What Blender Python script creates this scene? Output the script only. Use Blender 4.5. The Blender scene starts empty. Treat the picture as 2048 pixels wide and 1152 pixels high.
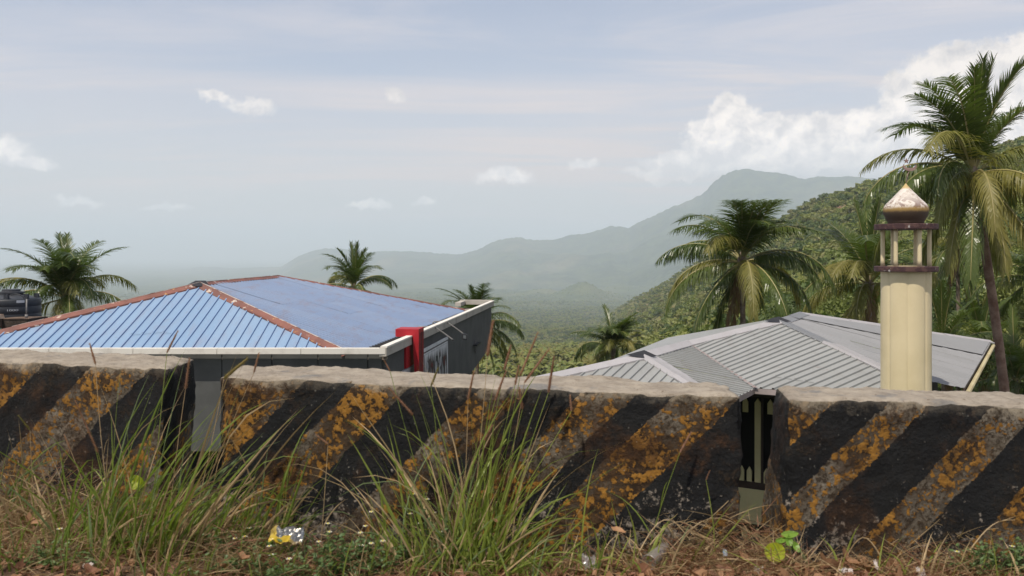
import bpy, math, random
import numpy as np
from mathutils import Vector, noise as mnoise

R = math.radians
scene = bpy.context.scene
COL = scene.collection
CAMZ = 1.367
F = 1700.0
HZ = 505.0

# ------------------------------------------------------------------ camera
cam_d = bpy.data.cameras.new('camera')
cam = bpy.data.objects.new('camera', cam_d)
COL.objects.link(cam)
cam.location = (0, 0, CAMZ)
cam.rotation_euler = (R(90), 0, 0)
cam_d.sensor_width = 36
cam_d.lens = F / 2048 * 36
cam_d.shift_y = -(576 - HZ) / 2048
cam_d.clip_start = 0.05
cam_d.clip_end = 120000
cam_d.dof.use_dof = True
cam_d.dof.focus_distance = 16
cam_d.dof.aperture_fstop = 5.0
scene.camera = cam

# ------------------------------------------------------------------ exposure
scene.view_settings.view_transform = 'Standard'
scene.view_settings.look = 'None'
scene.view_settings.gamma = 1
scene.view_settings.use_curve_mapping = False
scene.view_settings.exposure = 0.13
scene.cycles.use_denoising = True
scene.cycles.max_bounces = 6
scene.cycles.diffuse_bounces = 3
scene.cycles.glossy_bounces = 2
scene.cycles.transmission_bounces = 4
scene.cycles.volume_bounces = 2
scene.cycles.transparent_max_bounces = 6

# ------------------------------------------------------------------ sun
SUN_EL = R(62)
SUN_AZ = math.atan2(-0.85, -1.3)          # compass-like angle measured from +Y towards +X
sd = bpy.data.lights.new('sun', 'SUN')
sd.energy = 4.5
sd.angle = R(0.6)
sd.color = (1.0, 0.915, 0.79)
sun = bpy.data.objects.new('sun', sd)
COL.objects.link(sun)
sdir = Vector((math.sin(SUN_AZ) * math.cos(SUN_EL), math.cos(SUN_AZ) * math.cos(SUN_EL), math.sin(SUN_EL)))
sun.rotation_euler = (-sdir).to_track_quat('-Z', 'Y').to_euler()
sun.location = (0, 0, 60)


class NT:
    """small helper for writing node trees"""
    def __init__(self, tree):
        self.t = tree
        self.t.nodes.clear()

    def n(self, typ, **kw):
        nd = self.t.nodes.new(typ)
        for k, v in kw.items():
            if k.startswith('_'):
                setattr(nd, k[1:], v)
        return nd

    def l(self, a, b):
        self.t.links.new(a, b)

    def put(self, sock, v):
        if v is None:
            return
        if isinstance(v, bpy.types.NodeSocket):
            self.t.links.new(v, sock)
        else:
            if sock.type == 'RGBA' and hasattr(v, '__len__') and len(v) == 3:
                v = (*v, 1)
            sock.default_value = v

    def math(self, op, a, b=None, c=None, clamp=False):
        nd = self.t.nodes.new('ShaderNodeMath')
        nd.operation = op
        nd.use_clamp = clamp
        self.put(nd.inputs[0], a)
        self.put(nd.inputs[1], b)
        self.put(nd.inputs[2], c)
        return nd.outputs[0]

    def vmath(self, op, a, b=None, out=0):
        nd = self.t.nodes.new('ShaderNodeVectorMath')
        nd.operation = op
        self.put(nd.inputs[0], a)
        if b is not None:
            self.put(nd.inputs[3 if op == 'SCALE' else 1], b)
        return nd.outputs[out]

    def mix(self, f, a, b, mode='MIX'):
        nd = self.t.nodes.new('ShaderNodeMix')
        nd.data_type = 'RGBA'
        nd.blend_type = mode
        nd.clamp_factor = True
        self.put(nd.inputs[0], f)
        self.put(nd.inputs[6], a)
        self.put(nd.inputs[7], b)
        return nd.outputs[2]

    def noise(self, vec, scale, detail=4, rough=0.55, dist=0.0, dim='3D'):
        nd = self.t.nodes.new('ShaderNodeTexNoise')
        nd.noise_dimensions = dim
        self.put(nd.inputs['Vector'], vec)
        nd.inputs['Scale'].default_value = scale
        nd.inputs['Detail'].default_value = detail
        nd.inputs['Roughness'].default_value = rough
        nd.inputs['Distortion'].default_value = dist
        return nd.outputs[0]

    def voro(self, vec, scale, feat='F1', rnd=1.0, out=0):
        nd = self.t.nodes.new('ShaderNodeTexVoronoi')
        nd.feature = feat
        self.put(nd.inputs['Vector'], vec)
        nd.inputs['Scale'].default_value = scale
        nd.inputs['Randomness'].default_value = rnd
        return nd.outputs[out]

    def ss(self, v, lo, hi):
        nd = self.t.nodes.new('ShaderNodeMapRange')
        nd.interpolation_type = 'SMOOTHSTEP'
        self.put(nd.inputs[0], v)
        self.put(nd.inputs[1], lo)
        self.put(nd.inputs[2], hi)
        nd.inputs[3].default_value = 0
        nd.inputs[4].default_value = 1
        return nd.outputs[0]

    def mapr(self, v, lo, hi, a, b):
        nd = self.t.nodes.new('ShaderNodeMapRange')
        self.put(nd.inputs[0], v)
        self.put(nd.inputs[1], lo)
        self.put(nd.inputs[2], hi)
        nd.inputs[3].default_value = a
        nd.inputs[4].default_value = b
        return nd.outputs[0]

    def ramp(self, v, stops, interp='LINEAR'):
        nd = self.t.nodes.new('ShaderNodeValToRGB')
        cr = nd.color_ramp
        cr.interpolation = interp
        while len(cr.elements) > 1:
            cr.elements.remove(cr.elements[-1])
        cr.elements[0].position = stops[0][0]
        c = stops[0][1]
        cr.elements[0].color = (*c, 1) if hasattr(c, '__len__') else (c, c, c, 1)
        for p, c in stops[1:]:
            e = cr.elements.new(p)
            e.color = (*c, 1) if hasattr(c, '__len__') else (c, c, c, 1)
        self.put(nd.inputs[0], v)
        return nd.outputs[0]

    def pos(self):
        return self.t.nodes.new('ShaderNodeNewGeometry').outputs['Position']

    def sep(self, v):
        nd = self.t.nodes.new('ShaderNodeSeparateXYZ')
        self.put(nd.inputs[0], v)
        return nd.outputs

    def comb(self, x, y, z):
        nd = self.t.nodes.new('ShaderNodeCombineXYZ')
        self.put(nd.inputs[0], x)
        self.put(nd.inputs[1], y)
        self.put(nd.inputs[2], z)
        return nd.outputs[0]

    def bump(self, h, strength, dist):
        nd = self.t.nodes.new('ShaderNodeBump')
        nd.inputs['Strength'].default_value = strength
        nd.inputs['Distance'].default_value = dist
        self.put(nd.inputs['Height'], h)
        return nd.outputs[0]


def principled(nt, color, rough=0.7, normal=None, metallic=0.0, spec=0.5, **kw):
    b = nt.n('ShaderNodeBsdfPrincipled')
    nt.put(b.inputs['Base Color'], color)
    nt.put(b.inputs['Roughness'], rough)
    nt.put(b.inputs['Metallic'], metallic)
    b.inputs['Specular IOR Level'].default_value = spec
    if normal is not None:
        nt.put(b.inputs['Normal'], normal)
    for k, v in kw.items():
        nt.put(b.inputs[k.replace('_', ' ')], v)
    return b.outputs[0]


def newmat(name):
    m = bpy.data.materials.new(name)
    m.use_nodes = True
    return m, NT(m.node_tree)


def out(nt, surf):
    o = nt.n('ShaderNodeOutputMaterial')
    nt.l(surf, o.inputs['Surface'])


# ------------------------------------------------------------------ world
world = bpy.data.worlds.new('World')
scene.world = world
world.use_nodes = True
w = NT(world.node_tree)


def azel(px, py):
    az = math.atan2(px - 1024, F)
    el = math.atan2((HZ - py) / F * math.cos(az), 1)
    return az, el


def build_world():
    sky = w.n('ShaderNodeTexSky', _sky_type='NISHITA')
    sky.sun_disc = False
    sky.sun_elevation = SUN_EL
    sky.sun_rotation = SUN_AZ % (2 * math.pi)
    sky.altitude = 700
    sky.air_density = 1.0
    sky.dust_density = 2.2
    sky.ozone_density = 1.0
    tc = w.n('ShaderNodeTexCoord').outputs['Generated']
    x, y, z = w.sep(tc)
    az = w.math('ARCTAN2', x, y)
    el = w.math('ARCSINE', z)
    ae = w.comb(az, el, 0.0)
    # thin streaky high cloud
    zz = w.math('ADD', w.math('MAXIMUM', z, 0.0), 0.10)
    pl = w.comb(w.math('DIVIDE', x, zz), w.math('DIVIDE', y, zz), 0.0)
    rot = w.n('ShaderNodeMapping')
    w.put(rot.inputs[0], pl)
    rot.inputs['Rotation'].default_value = (0, 0, R(8))
    rot.inputs['Scale'].default_value = (0.55, 1.7, 1)
    n1 = w.noise(rot.outputs[0], 0.7, 9, 0.62, 0.6)
    n2 = w.noise(rot.outputs[0], 0.22, 3, 0.5)
    cir = w.math('MULTIPLY', w.ss(n1, 0.42, 0.68), w.ss(n2, 0.30, 0.60))
    cir = w.math('MULTIPLY', cir, 0.9)
    veil = w.math('MULTIPLY', w.ss(w.noise(pl, 0.35, 4, 0.5), 0.25, 0.8), 0.45)
    thin = w.math('ADD', cir, veil)
    # cumulus: ellipses warped by noise
    wob = w.vmath('SUBTRACT', w.n('ShaderNodeTexNoise').outputs[1], (0.5, 0.5, 0.5))
    nz = w.t.nodes[-1] if False else None
    for nd in w.t.nodes:
        if nd.bl_idname == 'ShaderNodeTexNoise' and not nd.inputs['Vector'].is_linked:
            w.put(nd.inputs['Vector'], ae)
            nd.inputs['Scale'].default_value = 26
            nd.inputs['Detail'].default_value = 8
            nd.inputs['Roughness'].default_value = 0.62
    p = w.vmath('ADD', ae, w.vmath('SCALE', wob, 0.040))
    big = [(1462, 235, 42, 48), (1430, 285, 62, 50), (1545, 272, 55, 42), (1500, 265, 60, 45), (1650, 285, 85, 48),
           (1380, 325, 100, 22), (1730, 285, 80, 62), (1330, 345, 80, 14), (1905, 150, 78, 52), (1830, 205, 62, 62),
           (1990, 170, 110, 70), (2090, 120, 90, 45), (2120, 250, 170, 90), (1880, 250, 120, 60), (1560, 320, 130, 28)]
    small = [(1010, 352, 52, 17), (1165, 329, 27, 10), (435, 192, 34, 11), (500, 212, 40, 15), (15, 303, 38, 24), (70, 326, 38, 14),
             (150, 405, 40, 10), (790, 197, 20, 10), (740, 410, 40, 8), (855, 407, 22, 8), (330, 412, 40, 7), (-300, 250, 120, 50),
             (2500, 200, 200, 80), (-700, 330, 200, 40)]

    def field(lst):
        acc = None
        for px, py, a, b in lst:
            ca, ce = azel(px, py)
            d = w.vmath('SUBTRACT', p, (ca, ce, 0))
            d = w.vmath('MULTIPLY', d, (F / a, F / b, 0))
            ln = w.vmath('LENGTH', d, out=1)
            acc = ln if acc is None else w.math('SMOOTH_MIN', acc, ln, 0.25)
        return acc
    fb = field(big)
    fs = field(small)
    fine = w.noise(ae, 60, 6, 0.6)
    fb2 = w.math('ADD', fb, w.math('MULTIPLY', w.math('SUBTRACT', fine, 0.5), 0.8))
    mb = w.math('SUBTRACT', 1.0, w.ss(fb2, 0.80, 1.15))
    fs2 = w.math('ADD', fs, w.math('MULTIPLY', w.math('SUBTRACT', fine, 0.5), 0.9))
    ms = w.math('MULTIPLY', w.math('SUBTRACT', 1.0, w.ss(fs2, 0.55, 1.35)), 0.75)
    low = w.ss(el, 0.070, 0.135)          # cloud bases sink into the haze
    aw = w.vmath('ADD', ae, w.vmath('SCALE', wob, 0.02))
    body = w.noise(aw, 30, 7, 0.6)
    body2 = w.noise(w.vmath('ADD', aw, (0.007, -0.011, 0)), 30, 7, 0.6)
    rel = w.math('MULTIPLY', w.math('SUBTRACT', body, body2), 2.6)
    lit = w.math('ADD', w.math('ADD', w.math('MULTIPLY', w.ss(body, 0.25, 0.75), 0.35), rel), w.math('MULTIPLY', w.ss(el, 0.07, 0.20), 0.55), clamp=True)
    ccol = w.mix(lit, (5.0, 4.75, 4.75), (8.6, 7.8, 7.1))
    ccol = w.vmath('SCALE', ccol, w.mapr(el, 0.05, 0.19, 1.75, 1.0))
    m = w.math('MAXIMUM', w.math('MULTIPLY', mb, w.mapr(low, 0, 1, 0.22, 0.95)), ms)
    lit = w.math('MAXIMUM', lit, w.math('MULTIPLY', ms, 0.85))
    hor = w.ss(el, 0.34, 0.0)
    base = w.mix(w.math('ADD', w.math('MULTIPLY', thin, 0.80), w.math('ADD', w.math('MULTIPLY', hor, 0.50), 0.06), clamp=True), sky.outputs[0], w.mix(hor, (5.8, 5.4, 5.55), (6.1, 5.2, 5.0)))
    col = w.mix(m, base, ccol)
    bg = w.n('ShaderNodeBackground')
    bg.inputs['Strength'].default_value = 0.125
    w.l(col, bg.inputs['Color'])
    o = w.n('ShaderNodeOutputWorld')
    w.l(bg.outputs[0], o.inputs['Surface'])
    world.cycles.sampling_method = 'MANUAL'
    world.cycles.sample_map_resolution = 512


build_world()


# ------------------------------------------------------------------ helpers
def P(px, py, Y):
    return Vector(((px - 1024) / F * Y, Y, CAMZ - (py - HZ) / F * Y))


def Z(zr):
    return CAMZ + zr


def smooth(me, ang=None):
    me.polygons.foreach_set('use_smooth', [True] * len(me.polygons))


def root_loc(o):
    v = Vector((0, 0, 0))
    while o is not None:
        v = v + o.location
        o = o.parent
    return v


def tag(o, label=None, cat=None, group=None, kind=None):
    if label:
        o['label'] = label
    if cat:
        o['category'] = cat
    if group:
        o['group'] = group
    if kind:
        o['kind'] = kind
    return o


def empty(name, loc, label, cat, group=None):
    o = bpy.data.objects.new(name, None)
    o.empty_display_size = 0.2
    COL.objects.link(o)
    o.location = loc
    return tag(o, label, cat, group)


def place(name, me, parent=None, loc=(0, 0, 0), rot=(0, 0, 0), scale=None):
    o = bpy.data.objects.new(name, me)
    COL.objects.link(o)
    o.location = loc
    o.rotation_euler = rot
    if scale is not None:
        o.scale = (scale, scale, scale) if not hasattr(scale, '__len__') else scale
    if parent is not None:
        o.parent = parent
    return o


def copy_tree(o, parent=None):
    c = o.copy()
    COL.objects.link(c)
    c.parent = parent
    for ch in list(o.children):
        copy_tree(ch, c)
    return c


class MB:
    def __init__(self):
        self.v = []
        self.f = []
        self.m = []

    def add(self, vs, fs, mi=0):
        b = len(self.v)
        self.v.extend([tuple(x) for x in vs])
        for f in fs:
            self.f.append(tuple(i + b for i in f))
            self.m.append(mi)

    def quad(self, a, b, c, d, mi=0):
        self.add([a, b, c, d], [(0, 1, 2, 3)], mi)

    def hexa(self, bot, top, mi=0):
        """bot, top: lists of the same number of points, closed prism"""
        n = len(bot)
        fs = [tuple(range(n))[::-1], tuple(range(n, 2 * n))]
        for i in range(n):
            j = (i + 1) % n
            fs.append((i, j, n + j, n + i))
        self.add(list(bot) + list(top), fs, mi)

    def box(self, x0, x1, y0, y1, z0, z1, mi=0):
        self.hexa([(x0, y0, z0), (x1, y0, z0), (x1, y1, z0), (x0, y1, z0)],
                  [(x0, y0, z1), (x1, y0, z1), (x1, y1, z1), (x0, y1, z1)], mi)

    def obox(self, o, ex, ey, ez, mi=0):
        """box from corner o along three edge vectors"""
        o = Vector(o); ex = Vector(ex); ey = Vector(ey); ez = Vector(ez)
        b = [o, o + ex, o + ex + ey, o + ey]
        self.hexa(b, [p + ez for p in b], mi)

    def tube(self, pts, rad, n=6, mi=0, caps=True):
        pts = [Vector(p) for p in pts]
        if not hasattr(rad, '__len__'):
            rad = [rad] * len(pts)
        rings = []
        up = Vector((0.13, 0.21, 1)).normalized()
        for i, p in enumerate(pts):
            t = (pts[min(i + 1, len(pts) - 1)] - pts[max(i - 1, 0)]).normalized()
            a = t.cross(up)
            if a.length < 1e-3:
                a = t.cross(Vector((1, 0, 0)))
            a.normalize()
            b = a.cross(t)
            rings.append([p + (a * math.cos(2 * math.pi * k / n) + b * math.sin(2 * math.pi * k / n)) * rad[i] for k in range(n)])
        vs = [v for r in rings for v in r]
        fs = []
        for i in range(len(rings) - 1):
            for k in range(n):
                k2 = (k + 1) % n
                fs.append((i * n + k, i * n + k2, (i + 1) * n + k2, (i + 1) * n + k))
        if caps:
            fs.append(tuple(range(n))[::-1])
            fs.append(tuple((len(rings) - 1) * n + k for k in range(n)))
        self.add(vs, fs, mi)

    def lathe(self, c, prof, n=32, mi=0, wob=None):
        """prof: list of (radius, z)"""
        cx, cy = c
        vs = []
        for r, z in prof:
            for k in range(n):
                a = 2 * math.pi * k / n
                rr = r * (wob(a, z) if wob else 1)
                vs.append((cx + rr * math.cos(a), cy + rr * math.sin(a), z))
        fs = []
        for i in range(len(prof) - 1):
            for k in range(n):
                k2 = (k + 1) % n
                fs.append((i * n + k, i * n + k2, (i + 1) * n + k2, (i + 1) * n + k))
        fs.append(tuple(range(n))[::-1])
        fs.append(tuple((len(prof) - 1) * n + k for k in range(n)))
        self.add(vs, fs, mi)

    def mesh(self, name, mats, off=None, sm=False):
        me = bpy.data.meshes.new(name)
        vs = self.v
        if off is not None:
            vs = [(a - off[0], b - off[1], c - off[2]) for a, b, c in vs]
        me.from_pydata(vs, [], self.f)
        if not isinstance(mats, (list, tuple)):
            mats = [mats]
        for m in mats:
            me.materials.append(m)
        me.polygons.foreach_set('material_index', self.m)
        if sm:
            smooth(me)
        me.update()
        return me

    def build(self, name, mats, parent=None, sm=False):
        off = root_loc(parent) if parent is not None else None
        return place(name, self.mesh(name, mats, off, sm), parent)


def np_mesh(name, co, quads, mats, sm=True, tris=False):
    me = bpy.data.meshes.new(name)
    k = 3 if tris else 4
    co = np.asarray(co, np.float32)
    q = np.asarray(quads, np.int32)
    me.vertices.add(len(co))
    me.vertices.foreach_set('co', co.ravel())
    me.loops.add(q.size)
    me.loops.foreach_set('vertex_index', q.ravel())
    me.polygons.add(len(q))
    me.polygons.foreach_set('loop_start', np.arange(0, q.size, k, dtype=np.int32))
    me.polygons.foreach_set('loop_total', np.full(len(q), k, np.int32))
    if not isinstance(mats, (list, tuple)):
        mats = [mats]
    for m in mats:
        me.materials.append(m)
    me.polygons.foreach_set('use_smooth', np.full(len(q), sm))
    me.update(calc_edges=True)
    return me


# numpy value noise
_rs = np.random.RandomState(7)
_perm = _rs.permutation(65536)
_val = _rs.rand(65536)


def vnoise(x, y, seed=0):
    xi = np.floor(x).astype(np.int64)
    yi = np.floor(y).astype(np.int64)
    fx = x - xi
    fy = y - yi
    fx = fx * fx * (3 - 2 * fx)
    fy = fy * fy * (3 - 2 * fy)

    def h(a, b):
        return _val[_perm[(_perm[(a + seed * 131) & 65535] + b) & 65535]]
    return (h(xi, yi) * (1 - fx) + h(xi + 1, yi) * fx) * (1 - fy) + (h(xi, yi + 1) * (1 - fx) + h(xi + 1, yi + 1) * fx) * fy


def fbm(x, y, oct=5, seed=0, rough=0.5, ridge=False):
    s = 0
    a = 1.0
    tot = 0
    for o in range(oct):
        n = vnoise(x * 2 ** o + 17.3 * o, y * 2 ** o - 9.1 * o, seed + o)
        if ridge:
            n = 1 - np.abs(2 * n - 1)
        s = s + a * n
        tot += a
        a *= rough
    return s / tot


# ------------------------------------------------------------------ materials
M = {}


def simple(name, c1, c2=None, scale=8.0, rough=0.8, bump=0.0, bscale=40.0, bdist=0.01, metallic=0.0, detail=6, spec=0.4, lo=0.35, hi=0.65):
    m, t = newmat(name)
    p = t.pos()
    if c2 is not None:
        col = t.mix(t.ss(t.noise(p, scale, detail, 0.6), lo, hi), c1, c2)
    else:
        col = c1
    nrm = t.bump(t.noise(p, bscale, 5, 0.6), bump, bdist) if bump else None
    out(t, principled(t, col, rough, nrm, metallic, spec))
    M[name] = m
    return m


def leaf_mat(name, ca, cb, rough=0.45, trans=0.35, scale=2.0, spec=0.4, var=0.25):
    m, t = newmat(name)
    oi = t.n('ShaderNodeObjectInfo')
    p = t.pos()
    f = t.math('ADD', t.math('MULTIPLY', oi.outputs['Random'], 0.6), t.math('MULTIPLY', t.noise(p, scale, 3, 0.6), 0.6), clamp=True)
    col = t.mix(t.math('SUBTRACT', f, 0.1, clamp=True), ca, cb)
    k = t.math('ADD', t.math('MULTIPLY', t.noise(p, scale * 7, 2, 0.5), 2 * var), 1 - var)
    col = t.vmath('SCALE', col, k)
    pr = principled(t, col, rough, None, 0, spec)
    tr = t.n('ShaderNodeBsdfTranslucent')
    t.put(tr.inputs['Color'], t.vmath('MULTIPLY', col, (1.5, 1.7, 0.7)))
    mx = t.n('ShaderNodeMixShader')
    mx.inputs[0].default_value = trans
    t.l(pr, mx.inputs[1])
    t.l(tr.outputs[0], mx.inputs[2])
    out(t, mx.outputs[0])
    M[name] = m
    return m


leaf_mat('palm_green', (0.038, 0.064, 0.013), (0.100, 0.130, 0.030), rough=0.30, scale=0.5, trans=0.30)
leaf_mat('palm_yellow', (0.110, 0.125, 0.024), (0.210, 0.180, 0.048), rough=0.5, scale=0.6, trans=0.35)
leaf_mat('palm_dry', (0.115, 0.070, 0.030), (0.200, 0.120, 0.055), rough=0.7, scale=0.6, trans=0.15)
leaf_mat('rachis', (0.19, 0.20, 0.07), (0.27, 0.22, 0.09), rough=0.55, trans=0.0, scale=1.0, var=0.15)
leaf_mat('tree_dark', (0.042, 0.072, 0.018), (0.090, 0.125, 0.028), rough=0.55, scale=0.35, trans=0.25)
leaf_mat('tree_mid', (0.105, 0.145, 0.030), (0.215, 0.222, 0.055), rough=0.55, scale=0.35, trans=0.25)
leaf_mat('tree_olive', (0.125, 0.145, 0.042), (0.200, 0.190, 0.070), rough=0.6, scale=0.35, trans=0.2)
leaf_mat('grass_green', (0.105, 0.165, 0.026), (0.300, 0.340, 0.075), rough=0.42, scale=9.0, trans=0.35)
leaf_mat('grass_pale', (0.140, 0.190, 0.085), (0.200, 0.250, 0.120), rough=0.4, scale=9.0, trans=0.35)
leaf_mat('straw', (0.200, 0.135, 0.065), (0.560, 0.420, 0.240), rough=0.6, scale=14.0, trans=0.15)
leaf_mat('straw_red', (0.130, 0.055, 0.030), (0.300, 0.150, 0.085), rough=0.6, scale=14.0, trans=0.15)
leaf_mat('seed', (0.200, 0.100, 0.062), (0.350, 0.200, 0.130), rough=0.75, scale=30.0, trans=0.3)
leaf_mat('seed_green', (0.140, 0.130, 0.035), (0.240, 0.180, 0.060), rough=0.75, scale=30.0, trans=0.3)
leaf_mat('herb', (0.065, 0.110, 0.035), (0.130, 0.190, 0.070), rough=0.5, scale=20.0, trans=0.25)
leaf_mat('round_leaf', (0.300, 0.380, 0.020), (0.400, 0.440, 0.030), rough=0.45, scale=30.0, trans=0.45, var=0.08)
leaf_mat('fresh_leaf', (0.130, 0.250, 0.030), (0.200, 0.330, 0.050), rough=0.4, scale=30.0, trans=0.4, var=0.1)
leaf_mat('dead_leaf', (0.170, 0.085, 0.040), (0.340, 0.190, 0.100), rough=0.7, scale=18.0, trans=0.1)
leaf_mat('petal_yellow', (0.60, 0.50, 0.05), (0.65, 0.55, 0.10), rough=0.6, scale=30.0, trans=0.2)
leaf_mat('petal_white', (0.60, 0.60, 0.50), (0.70, 0.68, 0.60), rough=0.6, scale=30.0, trans=0.2)

simple('palm_bark', (0.115, 0.085, 0.060), (0.230, 0.185, 0.140), 3.0, 0.9, 0.8, 12, 0.05)
simple('palm_bark_red', (0.130, 0.070, 0.048), (0.250, 0.170, 0.125), 2.0, 0.9, 0.8, 12, 0.05)
simple('tree_bark', (0.06, 0.045, 0.032), (0.13, 0.10, 0.07), 3.0, 0.9, 0.5, 10, 0.05)
simple('coconut', (0.28, 0.14, 0.02), (0.12, 0.15, 0.02), 3.0, 0.5)
simple('gutter_concrete', (0.42, 0.39, 0.34), (0.26, 0.235, 0.205), 1.8, 0.9, 0.4, 14, 0.01, lo=0.45, hi=0.8)
simple('lip_sunlit', (0.66, 0.63, 0.57), (0.42, 0.385, 0.34), 2.3, 0.85, 0.2, 20, 0.005, lo=0.5, hi=0.8)  # lip concrete whitened, sunlight put into the colour
simple('gutter_floor', (0.22, 0.185, 0.155), (0.30, 0.26, 0.22), 1.3, 0.9)
simple('wall_grey', (0.070, 0.072, 0.070), (0.092, 0.094, 0.090), 1.2, 0.85, 0.15, 30, 0.004)
simple('wall_joint', (0.022, 0.023, 0.023), None, rough=0.9)
simple('red_paint', (0.40, 0.014, 0.022), (0.30, 0.012, 0.018), 2.5, 0.55)
simple('red_stained', (0.16, 0.015, 0.015), (0.030, 0.022, 0.020), 3.0, 0.7, lo=0.4, hi=0.6)
simple('white_panel', (0.42, 0.43, 0.44), (0.36, 0.36, 0.37), 2, 0.6)
simple('mural_dark', (0.055, 0.058, 0.058), (0.085, 0.060, 0.060), 1.6, 0.7)
simple('mural_white', (0.66, 0.67, 0.68), (0.50, 0.51, 0.52), 5, 0.7)
simple('mural_grey', (0.28, 0.29, 0.30), (0.34, 0.34, 0.35), 3, 0.7)
simple('black_metal', (0.02, 0.02, 0.022), None, rough=0.5)
simple('lamp_dark', (0.09, 0.10, 0.10), None, rough=0.3)
simple('grey_pipe', (0.16, 0.155, 0.15), (0.22, 0.21, 0.2), 5, 0.6)
simple('tank_black', (0.014, 0.017, 0.022), (0.024, 0.028, 0.034), 2.5, 0.5)
simple('tank_lid', (0.030, 0.034, 0.040), (0.050, 0.052, 0.058), 3.5, 0.5)
simple('print_white', (0.42, 0.44, 0.46), None, rough=0.6)
simple('rough_masonry', (0.075, 0.050, 0.038), (0.15, 0.105, 0.075), 2.5, 0.95, 0.9, 7, 0.05)
simple('dark_masonry', (0.022, 0.018, 0.014), (0.06, 0.045, 0.034), 3, 0.95, 0.8, 9, 0.04)
simple('pale_block', (0.40, 0.31, 0.22), (0.28, 0.2, 0.14), 5, 0.9)
simple('hose_teal', (0.03, 0.24, 0.20), None, rough=0.4)
simple('cream_wall', (0.50, 0.43, 0.245), (0.42, 0.355, 0.20), 1.0, 0.8, 0.1, 25, 0.004)
simple('cream_dirty', (0.36, 0.30, 0.165), (0.46, 0.40, 0.24), 1.0, 0.8)
simple('dark_brown_paint', (0.022, 0.012, 0.010), (0.045, 0.025, 0.018), 2.0, 0.6)
simple('interior_shade', (0.010, 0.009, 0.008), None, rough=0.95)  # near-black colour stands for unlit space inside and under the walls
simple('fascia_pink', (0.36, 0.30, 0.29), (0.26, 0.22, 0.21), 2.0, 0.7)
simple('soil_bare', (0.25, 0.15, 0.10), (0.32, 0.20, 0.14), 0.05, 0.95)
simple('crescent_metal', (0.20, 0.13, 0.11), (0.30, 0.20, 0.17), 8, 0.6)
simple('valley_metal', (0.19, 0.14, 0.13), (0.28, 0.24, 0.23), 9, 0.7)
simple('foil_silver', (0.26, 0.26, 0.25), (0.20, 0.18, 0.15), 20, rough=0.25, metallic=1.0, bump=0.8, bscale=60, bdist=0.004)
simple('foil_yellow', (0.42, 0.30, 0.02), (0.16, 0.12, 0.06), 12, 0.35)
simple('wrapper_blue', (0.05, 0.16, 0.35), (0.45, 0.50, 0.52), 40, 0.4)
simple('paper_scrap', (0.50, 0.45, 0.42), (0.36, 0.30, 0.27), 25, 0.7, 0.6, 60, 0.003)


# clear scratched plastic
m, t = newmat('clear_plastic')
g = t.n('ShaderNodeBsdfGlossy')
g.inputs['Roughness'].default_value = 0.3
g.inputs['Color'].default_value = (0.8, 0.8, 0.8, 1)
tr = t.n('ShaderNodeBsdfTransparent')
tr.inputs['Color'].default_value = (0.82, 0.80, 0.78, 1)
df = t.n('ShaderNodeBsdfDiffuse')
df.inputs['Color'].default_value = (0.42, 0.38, 0.36, 1)
a = t.n('ShaderNodeMixShader'); a.inputs[0].default_value = 0.35
t.l(tr.outputs[0], a.inputs[1]); t.l(df.outputs[0], a.inputs[2])
b = t.n('ShaderNodeMixShader'); b.inputs[0].default_value = 0.18
t.l(a.outputs[0], b.inputs[1]); t.l(g.outputs[0], b.inputs[2])
out(t, b.outputs[0])
M['clear_plastic'] = m


# painted sheet metal; dirt run-off, rust spots, each sheet a slightly different tone
def sheet_mat(name, ca, cb, dirt, rust_amt, rough=0.45, drk=0.5, spec=0.35):
    m, t = newmat(name)
    p = t.pos()
    oi = t.n('ShaderNodeObjectInfo').outputs['Random']
    f = t.math('ADD', t.math('MULTIPLY', oi, 0.55), t.math('MULTIPLY', t.noise(p, 0.5, 5, 0.6), 0.6), clamp=True)
    col = t.mix(f, ca, cb)
    stain = t.noise(t.vmath('MULTIPLY', p, (5, 1.2, 2)), 0.8, 8, 0.65)
    col = t.mix(t.math('MULTIPLY', t.ss(stain, 0.45, 0.78), drk), col, dirt)
    sp = t.ss(t.noise(p, 7, 6, 0.7), 0.70 - rust_amt, 0.78 - rust_amt)
    col = t.mix(t.math('MULTIPLY', sp, 0.6), col, (0.16, 0.075, 0.05))
    fl = t.ss(t.noise(p, 3.1, 7, 0.75), 0.765, 0.80)
    col = t.mix(t.math('MULTIPLY', fl, 0.6), col, (0.55, 0.53, 0.50))
    rk = t.noise(t.vmath('MULTIPLY', p, (1.2, 1.2, 6)), 2.2, 8, 0.7)
    col = t.mix(t.math('MULTIPLY', t.ss(rk, 0.60, 0.72), 0.35), col, (0.20, 0.13, 0.11))
    nr = t.bump(t.noise(p, 1.6, 3, 0.5), 0.25, 0.03)
    out(t, principled(t, col, rough, nr, 0.0, spec))
    M[name] = m


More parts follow.
